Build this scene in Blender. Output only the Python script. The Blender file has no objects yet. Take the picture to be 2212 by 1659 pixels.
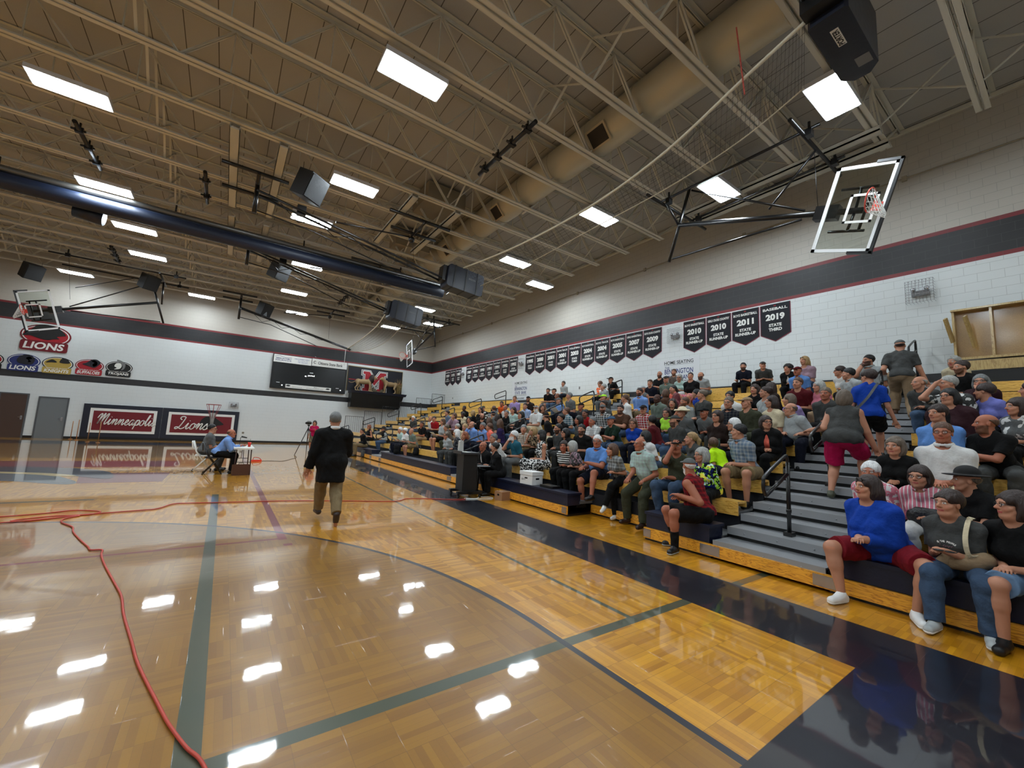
import bpy, math, random
import numpy as np
from mathutils import Vector, Matrix

# ---------------------------------------------------------------- camera, world, exposure
SC = bpy.context.scene
COL = SC.collection
yaw, pit, rol, fpx = 0.6092, 0.1152, 0.0496, 879.3
CAM = Vector((-3.8802, -1.0914, 1.5606))
fw = Vector((math.sin(yaw)*math.cos(pit), math.cos(yaw)*math.cos(pit), math.sin(pit)))
rt0 = Vector((math.cos(yaw), -math.sin(yaw), 0)); up0 = rt0.cross(fw)
rt = rt0*math.cos(rol) + up0*math.sin(rol); up = -rt0*math.sin(rol) + up0*math.cos(rol)
cd = bpy.data.cameras.new('camera'); cam = bpy.data.objects.new('camera', cd); COL.objects.link(cam)
cam.matrix_world = Matrix(((rt.x, up.x, -fw.x, CAM.x), (rt.y, up.y, -fw.y, CAM.y), (rt.z, up.z, -fw.z, CAM.z), (0, 0, 0, 1)))
cd.sensor_fit = 'HORIZONTAL'; cd.sensor_width = 36; cd.lens = fpx/2212*36; cd.clip_start = .05; cd.clip_end = 200
SC.camera = cam
W = bpy.data.worlds.new('world'); SC.world = W; W.use_nodes = True
W.node_tree.nodes['Background'].inputs[0].default_value = (.75, .8, .9, 1)
W.node_tree.nodes['Background'].inputs[1].default_value = .06
SC.view_settings.view_transform = 'Standard'; SC.view_settings.look = 'None'
SC.view_settings.exposure = 1.6; SC.view_settings.gamma = 1; SC.view_settings.use_curve_mapping = False
SC.cycles.max_bounces = 6; SC.cycles.diffuse_bounces = 3; SC.cycles.glossy_bounces = 3
SC.cycles.transparent_max_bounces = 12; SC.cycles.transmission_bounces = 4
SC.cycles.sample_clamp_indirect = 4
SC.cycles.use_denoising = True
LAMP = 22.0          # emission strength of the high-bay panels
LAMPS = [(-7.4, 11.4), (-1.5, 6.33), (5.42, 1.49), (-7.7, 16.3), (-1.45, 11.05), (6.75, 4.5), (-7.42, 19.5), (-2.1, 14.2),
         (-7.42, 22.75), (5.3, 7.63), (5.33, 12.3), (7.75, 13.67), (-1.52, 18.9), (-10.9, 28.6), (-1.46, 23.7), (-5.7, 28.6),
         (-.7, 28.4), (5.28, 16.8), (5.2, 21.5), (5.2, 27.5), (7.1, 24.4)]
LAMPS_BACK = [(-7.4, 6.3), (-7.4, 1.5), (-1.5, 1.5), (-1.5, -3.2), (-13.6, 1.5), (-13.6, 6.3), (-13.6, 11.4), (-13.6, 16.3), (-13.6, 21.3),
              (-20, 6.3), (-20, 14), (-20, 22), (5.4, -3.4), (-7.4, -3.2)]

# ---------------------------------------------------------------- colours and materials
def lin(c): return tuple((v/12.92 if v <= .04045 else ((v+.055)/1.055)**2.4) for v in c)
CN = dict(bk=(.025,.025,.028), nv=(.06,.08,.15), gy=(.42,.43,.43), lg=(.66,.68,.68), wh=(.88,.88,.87), ch=(.29,.295,.29), sr=(.50,.06,.13), rd=(.65,.08,.12), mr=(.36,.05,.09),
          dm=(.22,.1,.13), lb=(.5,.64,.86), sb=(.42,.6,.85), bg=(.42,.49,.57), tl=(.13,.38,.45), gn=(.07,.18,.12), ol=(.26,.27,.2), kh=(.52,.45,.33),
          tn=(.62,.53,.42), tp=(.42,.38,.35), br=(.33,.22,.15), db=(.17,.11,.09), co=(.98,.5,.42), pk=(.85,.52,.58), pg=(.66,.55,.6), lv=(.66,.58,.78),
          vl=(.5,.52,.8), pu=(.2,.14,.33), ye=(.85,.8,.3), lm=(.72,.95,.3), nl=(.8,1.,.1), mt=(.7,.8,.77), dn=(.27,.35,.45), lj=(.45,.56,.68), cr=(.85,.8,.68),
          sv=(.6,.6,.58), bd=(.62,.5,.33), gb=(.38,.33,.28), au=(.5,.26,.14), ub=(.06,.27,.66), cg=(.45,.5,.46), cb=(.28,.4,.52), rb=(.15,.1,.1),
          cs=(.72,.03,.32), or_=(.95,.42,.15), cw=(.86,.82,.7))
CN['or'] = CN['or_']
SKIN = {2: (.70,.49,.385), 3: (.64,.39,.29), 4: (.50,.32,.24), 5: (.28,.17,.13)}
M = {}
def nmat(name):
    m = bpy.data.materials.new(name); m.use_nodes = True
    return m, m.node_tree, m.node_tree.nodes['Principled BSDF']
def mat(name, c, rough=.6, metal=0, spec=.5, srgb=True, emit=None, coat=0, bump=0, bscale=60):
    if name in M: return M[name]
    m, nt, b = nmat(name)
    c = lin(c) if srgb else c
    b.inputs['Base Color'].default_value = (*c, 1); b.inputs['Roughness'].default_value = rough
    b.inputs['Metallic'].default_value = metal; b.inputs['Specular IOR Level'].default_value = spec
    if coat: b.inputs['Coat Weight'].default_value = coat; b.inputs['Coat Roughness'].default_value = .08
    if emit: b.inputs['Emission Color'].default_value = (*lin(emit[0]), 1); b.inputs['Emission Strength'].default_value = emit[1]
    if bump:
        tc = nt.nodes.new('ShaderNodeTexCoord'); n = nt.nodes.new('ShaderNodeTexNoise'); n.inputs['Scale'].default_value = bscale
        bp = nt.nodes.new('ShaderNodeBump'); bp.inputs['Strength'].default_value = bump; bp.inputs['Distance'].default_value = .01
        nt.links.new(tc.outputs['Object'], n.inputs['Vector']); nt.links.new(n.outputs['Fac'], bp.inputs['Height']); nt.links.new(bp.outputs['Normal'], b.inputs['Normal'])
    M[name] = m; return m
class G:            # tiny node-graph helper
    def __init__(s, nt): s.nt = nt
    def n(s, t, **k):
        x = s.nt.nodes.new('ShaderNode'+t)
        for a, v in k.items(): setattr(x, a, v)
        return x
    def put(s, sock, v):
        if isinstance(v, bpy.types.NodeSocket): s.nt.links.new(v, sock)
        else: sock.default_value = v
    def m(s, op, a, b=0.0, c=0.0):
        x = s.n('Math', operation=op); s.put(x.inputs[0], a); s.put(x.inputs[1], b); s.put(x.inputs[2], c); return x.outputs[0]
    def mix(s, f, a, b):
        x = s.n('Mix', data_type='RGBA'); s.put(x.inputs[0], f)
        s.put(x.inputs[6], a if isinstance(a, bpy.types.NodeSocket) else (*a, 1)); s.put(x.inputs[7], b if isinstance(b, bpy.types.NodeSocket) else (*b, 1)); return x.outputs[2]
    def xyz(s, coord='Object'):
        t = s.n('TexCoord'); x = s.n('SeparateXYZ'); s.nt.links.new(t.outputs[coord], x.inputs[0]); return x.outputs[0], x.outputs[1], x.outputs[2], t.outputs[coord]
    def comb(s, a, b, c=0.0):
        x = s.n('CombineXYZ'); s.put(x.inputs[0], a); s.put(x.inputs[1], b); s.put(x.inputs[2], c); return x.outputs[0]
    def noise(s, v, scale, detail=2):
        x = s.n('TexNoise'); s.put(x.inputs['Vector'], v); x.inputs['Scale'].default_value = scale; x.inputs['Detail'].default_value = detail; return x.outputs['Fac']
    def white(s, v):
        x = s.n('TexWhiteNoise', noise_dimensions='3D'); s.put(x.inputs['Vector'], v); return x.outputs['Value']

def cloth(spec):
    """spec: 'colour' or 'pattern.colour1.colour2'"""
    k = 'cloth_'+spec.replace('.', '_')
    if k in M: return M[k]
    m, nt, b = nmat(k); g = G(nt); p = spec.split('.')
    b.inputs['Roughness'].default_value = .85; b.inputs['Specular IOR Level'].default_value = .25
    X, Y, Z, V = g.xyz()
    if len(p) == 1:
        c = tuple(v**1.08*.86 for v in lin(CN[p[0]])); f = g.noise(V, 9, 3)
        col = g.mix(f, tuple(v*.8 for v in c), tuple(min(1, v*1.15) for v in c))
    else:
        c1, c2 = [tuple(v**1.08*.86 for v in lin(CN[q])) for q in p[1:3]]
        if p[0] == 'stripe': f = g.m('GREATER_THAN', g.m('FRACT', g.m('MULTIPLY', Z, 22)), .5)
        elif p[0] == 'stripe2': f = g.m('GREATER_THAN', g.m('FRACT', g.m('MULTIPLY', Y, 30)), .7)
        elif p[0] == 'plaid':
            a = g.m('GREATER_THAN', g.m('FRACT', g.m('MULTIPLY', Z, 17)), .6); d = g.m('GREATER_THAN', g.m('FRACT', g.m('MULTIPLY', Y, 15)), .6)
            f = g.m('MULTIPLY', g.m('ADD', a, d), .42)
        elif p[0] == 'camo': f = g.m('GREATER_THAN', g.noise(V, 14, 1), .54)
        else: f = g.m('GREATER_THAN', g.noise(V, 24, 2), .52)
        col = g.mix(f, c1, c2)
        if spec == 'floral.nv.lm':
            col = g.mix(g.m('GREATER_THAN', g.noise(V, 15, 2), .57), col, lin((.75, .85, .85)))
            col = g.mix(g.m('GREATER_THAN', g.noise(V, 8, 2), .6), col, lin((.9, .85, .3)))
            col = g.mix(g.m('LESS_THAN', g.noise(V, 11, 2), .42), col, lin((.05, .12, .4)))
    nt.links.new(col, b.inputs['Base Color'])
    bp = g.n('Bump'); bp.inputs['Strength'].default_value = .55; bp.inputs['Distance'].default_value = .03
    nt.links.new(g.noise(V, 13, 3), bp.inputs['Height']); nt.links.new(bp.outputs['Normal'], b.inputs['Normal'])
    M[k] = m; return m
def skinmat():
    m, nt, b = nmat('skin'); g = G(nt); a = g.n('Attribute'); a.attribute_name = 'Col'
    nt.links.new(a.outputs['Color'], b.inputs['Base Color']); b.inputs['Roughness'].default_value = .5
    b.inputs['Specular IOR Level'].default_value = .35
    return m
M['skin'] = skinmat()
def hairmat(c):
    k = 'hair_'+c
    if k in M: return M[k]
    m, nt, b = nmat(k); g = G(nt); X, Y, Z, V = g.xyz()
    n = g.n('TexNoise'); mp = g.n('Mapping'); mp.inputs['Scale'].default_value = (90, 90, 12)
    nt.links.new(V, mp.inputs[0]); nt.links.new(mp.outputs[0], n.inputs['Vector']); n.inputs['Scale'].default_value = 1
    cc = lin(CN[c]); nt.links.new(g.mix(n.outputs['Fac'], tuple(v*.45 for v in cc), tuple(min(1, v*1.5) for v in cc)), b.inputs['Base Color'])
    bp = g.n('Bump'); bp.inputs['Strength'].default_value = .8; bp.inputs['Distance'].default_value = .01
    nt.links.new(n.outputs['Fac'], bp.inputs['Height']); nt.links.new(bp.outputs['Normal'], b.inputs['Normal'])
    b.inputs['Roughness'].default_value = .55; M[k] = m; return m

# ---------------------------------------------------------------- mesh builder and object helpers
class MB:
    def __init__(s): s.v = []; s.f = []; s.sm = []
    def add(s, vs, fs, smooth=False):
        o = len(s.v); s.v += [tuple(v) for v in vs]; s.f += [tuple(i+o for i in f) for f in fs]; s.sm += [smooth]*len(fs); return s
    def box(s, x0, x1, y0, y1, z0, z1, Mx=None, ch=0):
        vs = [Vector((x, y, z)) for x in (x0, x1) for y in (y0, y1) for z in (z0, z1)]
        if Mx is not None: vs = [Mx @ v for v in vs]
        return s.add(vs, [(0,1,3,2), (4,6,7,5), (0,4,5,1), (2,3,7,6), (0,2,6,4), (1,5,7,3)])
    def cbox(s, c, d, Mx=None):
        return s.box(c[0]-d[0]/2, c[0]+d[0]/2, c[1]-d[1]/2, c[1]+d[1]/2, c[2]-d[2]/2, c[2]+d[2]/2, Mx)
    def beam(s, a, b, w, h, upv=(0, 0, 1)):
        a, b = Vector(a), Vector(b); d = (b-a); L = d.length; d.normalize(); u = Vector(upv)
        if abs(d.dot(u)) > .98: u = Vector((1, 0, 0))
        r = d.cross(u).normalized(); u = r.cross(d)
        vs = [p + r*sx*w/2 + u*sz*h/2 for p in (a, b) for sx in (-1, 1) for sz in (-1, 1)]
        return s.add(vs, [(0,1,3,2), (4,6,7,5), (0,4,5,1), (2,3,7,6), (0,2,6,4), (1,5,7,3)])
    def tube(s, pts, r, n=8, cyc=False, cap=True):
        P = [Vector(p) for p in pts]; N = len(P); rs = r if isinstance(r, (list, tuple)) else [r]*N
        vs = []; prev = None
        for i in range(N):
            t = (P[(i+1) % N]-P[i-1]) if cyc else (P[min(i+1, N-1)]-P[max(i-1, 0)])
            if t.length < 1e-9: t = Vector((0, 0, 1))
            t.normalize()
            if prev is None:
                u = Vector((0, 0, 1)) if abs(t.z) < .9 else Vector((1, 0, 0)); prev = t.cross(u).normalized()
            a = (prev - t*prev.dot(t))
            a = a.normalized() if a.length > 1e-6 else t.orthogonal().normalized(); prev = a; b = t.cross(a)
            for k in range(n):
                th = 2*math.pi*k/n; vs.append(P[i] + (a*math.cos(th)+b*math.sin(th))*rs[i])
        fs = []
        for i in range(N if cyc else N-1):
            j = (i+1) % N
            for k in range(n): fs.append((i*n+k, i*n+(k+1) % n, j*n+(k+1) % n, j*n+k))
        s.add(vs, fs, True)
        if cap and not cyc:
            o = len(s.v)-len(vs); s.f += [tuple(o+k for k in range(n))[::-1], tuple(o+(N-1)*n+k for k in range(n))]; s.sm += [False, False]
        return s
    def prism(s, poly, fn, t0, t1):
        """poly: 2-D outline; fn(u, v, t) -> point; extruded from t0 to t1"""
        n = len(poly); vs = [fn(u, v, t0) for u, v in poly] + [fn(u, v, t1) for u, v in poly]
        fs = [tuple(range(n))[::-1], tuple(range(n, 2*n))] + [(i, (i+1) % n, n+(i+1) % n, n+i) for i in range(n)]
        return s.add(vs, fs)
    def ellip(s, c, r, n=12, Mx=None):
        vs = []; c = Vector(c)
        for i in range(n//2+1):
            ph = math.pi*i/(n//2)
            for k in range(n):
                th = 2*math.pi*k/n; v = Vector((r[0]*math.sin(ph)*math.cos(th), r[1]*math.sin(ph)*math.sin(th), r[2]*math.cos(ph)))
                vs.append(c + (Mx @ v if Mx is not None else v))
        fs = [(i*n+k, (i+1)*n+k, (i+1)*n+(k+1) % n, i*n+(k+1) % n) for i in range(n//2) for k in range(n)]
        return s.add(vs, fs, True)
    def build(s, name, m, parent=None, weld=False):
        me = bpy.data.meshes.new(name); me.from_pydata(s.v, [], s.f); me.materials.append(m)
        me.polygons.foreach_set('use_smooth', s.sm); me.update()
        import bmesh
        b = bmesh.new(); b.from_mesh(me)
        if weld: bmesh.ops.remove_doubles(b, verts=b.verts, dist=1e-5)
        bmesh.ops.recalc_face_normals(b, faces=b.faces); b.to_mesh(me); b.free()
        o = bpy.data.objects.new(name, me); COL.objects.link(o)
        if parent is not None: o.parent = parent
        return o
def tag(o, label, cat, group=None, kind=None):
    o['label'] = label; o['category'] = cat
    if group: o['group'] = group
    if kind: o['kind'] = kind
    return o
def empty(name, loc, rz, label, cat, group=None):
    o = bpy.data.objects.new(name, None); o.empty_display_size = .1; COL.objects.link(o); o.location = loc; o.rotation_euler = (0, 0, rz)
    return tag(o, label, cat, group)
def struct(name, mb, m, parent=None):
    o = mb.build(name, m, parent)
    if parent is None: o['kind'] = 'structure'
    return o
def copy_tree(o, parent=None):
    c = o.copy(); COL.objects.link(c); c.parent = parent
    for ch in o.children: copy_tree(ch, c)
    return c
ORD = 'first second third fourth fifth sixth seventh eighth ninth tenth eleventh twelfth thirteenth fourteenth fifteenth sixteenth seventeenth eighteenth nineteenth twentieth twenty-first twenty-second twenty-third'.split()
_tc = {}
def text_mesh(txt, bold=.0):
    key = (txt, bold)
    if key in _tc: return _tc[key]
    cu = bpy.data.curves.new('t', 'FONT'); cu.body = txt; cu.size = 1; cu.offset = bold; cu.align_x = 'CENTER'; cu.align_y = 'CENTER'; cu.resolution_u = 3
    ob = bpy.data.objects.new('t', cu); COL.objects.link(ob); bpy.context.view_layer.update()
    me = bpy.data.meshes.new_from_object(ob)
    vs = [tuple(v.co) for v in me.vertices]; fs = [tuple(p.vertices) for p in me.polygons]
    bpy.data.objects.remove(ob); bpy.data.curves.remove(cu)
    if vs:
        x0 = min(v[0] for v in vs); x1 = max(v[0] for v in vs); y0 = min(v[1] for v in vs); y1 = max(v[1] for v in vs)
    else: x0 = y0 = 0; x1 = y1 = 1
    _tc[key] = (vs, fs, x0, x1, y0, y1); return _tc[key]
def put_text(mb, txt, fn, u, v, w, h, bold=.02, shear=0, arc=0):
    """text fitted into a w x h box centred on (u, v) of the surface fn(u, v) -> point"""
    vs, fs, x0, x1, y0, y1 = text_mesh(txt, bold)
    sx, sy = w/(x1-x0), h/(y1-y0); out = []
    for a, b, c in vs:
        A = (a-(x0+x1)/2)*sx; B = (b-(y0+y1)/2)*sy
        out.append(fn(u+A+shear*B, v+B - arc*A*A))
    mb.add(out, fs)
# flat coloured patch on a surface
def patch(mb, pts, fn): mb.add([fn(u, v) for u, v in pts], [tuple(range(len(pts)))])
def ellpts(cu, cv, ru, rv, n=28): return [(cu+ru*math.cos(2*math.pi*i/n), cv+rv*math.sin(2*math.pi*i/n)) for i in range(n)]
def smooth_pts(P, cyc=True, n=6):
    """Catmull-Rom through 2-D or 3-D points"""
    out = []; N = len(P)
    for i in range(N if cyc else N-1):
        p = [P[(i+k-1) % N] if cyc else P[min(max(i+k-1, 0), N-1)] for k in range(4)]
        for j in range(n):
            t = j/n
            out.append(tuple(.5*((2*b)+(-a+c)*t+(2*a-5*b+4*c-d)*t*t+(-a+3*b-3*c+d)*t**3) for a, b, c, d in zip(*p)))
    if not cyc: out.append(tuple(P[-1]))
    return out

# ---------------------------------------------------------------- room shell
XW, YB, YN, XL, ZC = 9.9, 30.45, -4.9, -25.1, 9.92
def floor_material():
    m, nt, b = nmat('gym_floor'); g = G(nt); X, Y, Z, V = g.xyz()
    T = .23
    tx = g.m('FLOOR', g.m('DIVIDE', X, T)); ty = g.m('FLOOR', g.m('DIVIDE', Y, T))
    fx = g.m('FRACT', g.m('DIVIDE', X, T)); fy = g.m('FRACT', g.m('DIVIDE', Y, T))
    ori = g.m('GREATER_THAN', g.white(g.comb(g.m('FLOOR', g.m('DIVIDE', tx, 3)), g.m('FLOOR', g.m('DIVIDE', ty, 2)), 3.0)), .5)
    a = g.m('ADD', g.m('MULTIPLY', fx, ori), g.m('MULTIPLY', fy, g.m('SUBTRACT', 1.0, ori)))
    st = g.m('FLOOR', g.m('MULTIPLY', a, 6)); sf = g.m('FRACT', g.m('MULTIPLY', a, 6))
    r1 = g.white(g.comb(g.m('ADD', tx, g.m('MULTIPLY', st, .13)), g.m('ADD', ty, g.m('MULTIPLY', ori, .37)), st))
    r2 = g.white(g.comb(tx, ty, 9.0))
    cl = g.mix(r1, lin((.68, .45, .05)), lin((.87, .62, .11)))
    cl = g.mix(g.m('MULTIPLY', r2, .2), cl, lin((.62, .40, .09)))
    gr = g.n('TexNoise'); mp = g.n('Mapping'); mp.inputs['Scale'].default_value = (3, 60, 1); nt.links.new(V, mp.inputs[0]); nt.links.new(mp.outputs[0], gr.inputs[0]); gr.inputs['Scale'].default_value = 1.5
    cl = g.mix(g.m('MULTIPLY', gr.outputs['Fac'], .25), cl, lin((.52, .33, .05)))
    e = .011
    seam = g.m('MAXIMUM', g.m('LESS_THAN', fx, e), g.m('LESS_THAN', fy, e))
    cl = g.mix(g.m('MULTIPLY', seam, .55), cl, lin((.28, .17, .06)))
    cl = g.mix(g.m('MULTIPLY', g.m('LESS_THAN', sf, .06), .22), cl, lin((.35, .22, .08)))
    def rng(s, lo, hi): return g.m('MULTIPLY', g.m('GREATER_THAN', s, lo), g.m('LESS_THAN', s, hi))
    def rect(x0, x1, y0, y1): return g.m('MULTIPLY', rng(X, x0, x1), rng(Y, y0, y1))
    xc = g.m('ADD', X, 7.62)
    for sgn, off in ((1, 0), (-1, 25.6)):
        yy = Y if sgn == 1 else g.m('SUBTRACT', off, Y)
        yc = g.m('MAXIMUM', g.m('SUBTRACT', yy, 1.6), 0.0)
        d = g.m('SQRT', g.m('ADD', g.m('MULTIPLY', xc, xc), g.m('MULTIPLY', yc, yc)))
        inb = g.m('GREATER_THAN', yy, 0.0)
        ins = g.m('MULTIPLY', g.m('LESS_THAN', d, 5.99), inb)
        cl = g.mix(g.m('MULTIPLY', ins, .66), cl, lin((.42, .30, .12)))
        if sgn == 1:
            inner = ins
        for (x0, x1, y0, y1, c) in ((-3.13, -3.03, 5.13, 20.5, (.48, .02, .06)), (-12.2, -3.03, 5.165, 5.225, (.48, .02, .06)), (-3.1, -3.0, 4.82, 4.92, (.48, .02, .06)),
                                    (-3.91, -3.80, -.0, 9.2, (.27, .29, .22)), (-.835, -.785, 1.3, 24, (.27, .29, .22)), (-15.2, 1.7, 1.25, 1.35, (.27, .29, .22)),
                                    (-15.2, -5.6, 9.1, 9.2, (.27, .29, .24)), (-15.24, 0, 12.77, 12.83, (.1, .12, .2))) if sgn == 1 else ():
            cl = g.mix(rect(x0, x1, y0, y1), cl, lin(c))
        cl = g.mix(g.m('MULTIPLY', rng(d, 5.98, 6.035), inb), cl, lin((.09, .11, .17)))
    navy = g.m('MAXIMUM', rect(0, .94, -2.6, 28.2), g.m('MAXIMUM', rect(-16.2, .94, -2.6, 0), g.m('MAXIMUM', rect(-16.2, -15.24, -2.6, 28.2), rect(-16.2, .94, 25.6, 28.2))))
    scuff = g.m('MULTIPLY', g.noise(V, 2.2, 5), .5)
    nv = g.mix(scuff, lin((.02, .035, .09)), lin((.07, .09, .15)))
    cl = g.mix(navy, cl, nv)
    nt.links.new(cl, b.inputs['Base Color'])
    b.inputs['Roughness'].default_value = .34; b.inputs['Specular IOR Level'].default_value = .4
    b.inputs['Coat Weight'].default_value = 1; b.inputs['Coat Roughness'].default_value = .035; b.inputs['Coat IOR'].default_value = 1.6
    bp = g.n('Bump'); bp.inputs['Strength'].default_value = .16; bp.inputs['Distance'].default_value = .002
    h = g.m('ADD', g.m('MULTIPLY', r1, .12), g.m('ADD', g.m('MULTIPLY', g.noise(V, 3.5, 2), 2.5), g.m('MULTIPLY', seam, -.8)))
    nt.links.new(h, bp.inputs['Height']); nt.links.new(bp.outputs['Normal'], b.inputs['Coat Normal'])
    return m
def wall_material(name, axis, band2=True):
    m, nt, b = nmat(name); g = G(nt); X, Y, Z, V = g.xyz(); A = X if axis == 'x' else Y
    row = g.m('FLOOR', g.m('DIVIDE', Z, .203)); fz = g.m('FRACT', g.m('DIVIDE', Z, .203))
    off = g.m('MULTIPLY', g.m('MODULO', row, 2.0), .5); fa = g.m('FRACT', g.m('ADD', g.m('DIVIDE', A, .406), off))
    j = g.m('MAXIMUM', g.m('LESS_THAN', fz, .05), g.m('LESS_THAN', fa, .022))
    def rng(lo, hi): return g.m('MULTIPLY', g.m('GREATER_THAN', Z, lo), g.m('LESS_THAN', Z, hi))
    c = g.mix(g.m('GREATER_THAN', Z, 6.5), lin((.83, .85, .85)), lin((.73, .71, .67)))
    c = g.mix(rng(5.99, 6.93), c, lin((.46, .03, .09)))
    c = g.mix(rng(6.09, 6.83), c, lin((.016, .03, .068)))
    if band2: c = g.mix(rng(3.08, 3.43), c, lin((.016, .03, .068)))
    c = g.mix(g.m('MULTIPLY', j, .30 if axis == 'y' else .12), c, lin((.3, .3, .3)))
    c = g.mix(g.m('MULTIPLY', g.noise(V, .8, 3), .12), c, lin((.55, .53, .5)))
    nt.links.new(c, b.inputs['Base Color']); b.inputs['Roughness'].default_value = .5
    bp = g.n('Bump'); bp.inputs['Strength'].default_value = .25; bp.inputs['Distance'].default_value = .004
    nt.links.new(g.m('SUBTRACT', g.m('MULTIPLY', g.noise(V, 60, 2), .3), j), bp.inputs['Height']); nt.links.new(bp.outputs['Normal'], b.inputs['Normal'])
    return m
struct('floor', MB().box(XL, XW, YN, YB, -.2, 0), floor_material())
struct('wall_right', MB().box(XW, XW+.3, YN, YB+.3, 0, ZC), wall_material('block_wall_side', 'y'))
struct('wall_back', MB().box(XL, XW, YB, YB+.3, 0, ZC), wall_material('block_wall_end', 'x'))
struct('wall_left', MB().box(XL-.3, XL, YN, YB+.3, 0, ZC), wall_material('block_wall_left', 'y'))
struct('wall_near', MB().box(XL, XW+.3, YN-.3, YN, 0, ZC), wall_material('block_wall_near', 'x'))
def ceiling_material():
    m, nt, b = nmat('roof_deck'); g = G(nt); X, Y, Z, V = g.xyz()
    f = g.m('LESS_THAN', g.m('FRACT', g.m('DIVIDE', X, .61)), .03)
    c = g.mix(f, lin((.70, .70, .69)), lin((.3, .29, .27)))
    c = g.mix(g.m('MULTIPLY', g.noise(V, 90, 2), .3), c, lin((.52, .50, .47)))
    nt.links.new(c, b.inputs['Base Color']); b.inputs['Roughness'].default_value = .9; return m
struct('ceiling', MB().box(XL, XW+.3, YN-.3, YB+.3, ZC, ZC+.2), ceiling_material())
black = mat('black_paint', (.035, .035, .04), .4); navy_p = mat('navy_paint', (.05, .07, .14), .45); navy_pl = mat('navy_plastic', (.07, .09, .18), .38, bump=.3, bscale=30)
white_p = mat('white_paint', (.85, .85, .83), .5); steel = mat('cream_steel', (.80, .79, .74), .6); dsteel = mat('black_steel', (.045, .045, .05), .3, spec=.6)
chrome = mat('chrome', (.7, .7, .72), .25, 1); alu = mat('brushed_aluminium', (.58, .59, .60), .4, .35, bump=.2, bscale=200); maroon_p = mat('maroon_print', (.42, .0, .07), .5)
struct('baseboard_back', MB().box(XL, 3.0, YB-.02, YB, 0, .12), black)
struct('trim_1', MB().box(XW-.09, XW, YN, YB, ZC-.12, ZC-.04), steel)
struct('trim_2', MB().box(XL, XW, YB-.09, YB, ZC-.12, ZC-.04), steel)
# conduit along the side wall
mb = MB(); pts = [(XW-.04, y, 8.55+.03*math.sin(y)) for y in range(-4, 31, 2)]; mb.tube(pts, .018, 6)
for y in range(-3, 30, 4): mb.cbox((XW-.03, y+.3, 8.56), (.05, .1, .14))
tag(mb.build('wall_conduit', mat('tan_conduit', (.6, .56, .48), .5)), 'thin cream conduit running high along the side wall', 'conduit')
# doors in the end wall
def door(n, x0, x1, h, c, recess=.0):
    r = bpy.data.objects.new('door_%d' % n, None); COL.objects.link(r); r['kind'] = 'structure'; r.location = ((x0+x1)/2, YB, 0)
    w = x1-x0
    MB().box(-w/2, w/2, -.03, -.005, 0, h).build('door_leaf', c, r)
    f = MB(); f.box(-w/2-.06, -w/2, -.05, 0, 0, h+.06); f.box(w/2, w/2+.06, -.05, 0, 0, h+.06); f.box(-w/2, w/2, -.05, 0, h, h+.06)
    f.build('door_frame', mat('grey_door_frame', (.3, .31, .32), .5), r)
    k = MB(); k.box(w*.36, w*.44, -.055, -.03, .92, 1.12); k.tube([(w*.40, -.05, 1.04), (w*.40, -.1, 1.04), (w*.28, -.1, 1.04)], .012)
    k.build('door_handle', chrome, r)
    return r
door(1, -11.80, -10.80, 2.1, mat('grey_door', (.42, .44, .45), .45))
door(2, -13.15, -12.25, 2.2, mat('brown_door', (.27, .19, .15), .5))
door(3, -14.3, -13.3, 2.2, mat('glass_grey_door', (.30, .33, .36), .3))

# ---------------------------------------------------------------- roof joists
JY = [-.21-1.545*2, -.21-1.545] + [-.21+1.545*k for k in range(20)]
for k, y in enumerate(JY):
    j = len(JY)-k-1
    r = empty('roof_joist', (0, y, 8.75), 0, 'cream open-web steel roof joist, %s one out from the end wall' % ORD[j], 'joist', 'roof joists')
    b = MB()
    for s in (-1, 1):
        b.box(XL, 8.47, s*.065-.045, s*.065+.045, -.0, .018); b.box(XL, 8.47, s*.02-.006, s*.02+.006, 0, .09)
    b.build('bottom_chord', steel, r)
    b = MB()
    for s in (-1, 1): b.box(XL, XW-.01, s*.065-.045, s*.065+.045, 1.14, 1.155); b.box(XL, XW-.01, s*.02-.006, s*.02+.006, 1.06, 1.15)
    b.build('top_chord', steel, r)
    w = MB(); x = 8.2; st = 0
    while x > XL+1:
        for s in (-1, 1):
            w.beam((x, s*.03, .05), (x-.85, s*.03, 1.1), .035, .03); w.beam((x-1.7, s*.03, .05), (x-.85, s*.03, 1.1), .035, .03)
        w.beam((x-.85, 0, .05), (x-.85, 0, 1.1), .025, .025)
        x -= 1.7
    w.beam((8.2, 0, .05), (9.6, 0, 1.1), .05, .05)
    w.build('web_bars', steel, r)
    if k < len(JY)-1:
        for bx in (-13, -6.05, 1.6, 7.6):
            c = MB(); c.beam((bx, 0, .06), (bx, 1.545, 1.1), .05, .02); c.beam((bx, 0, 1.1), (bx, 1.545, .06), .05, .02); c.build('cross_bracing', steel, r)
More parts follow.
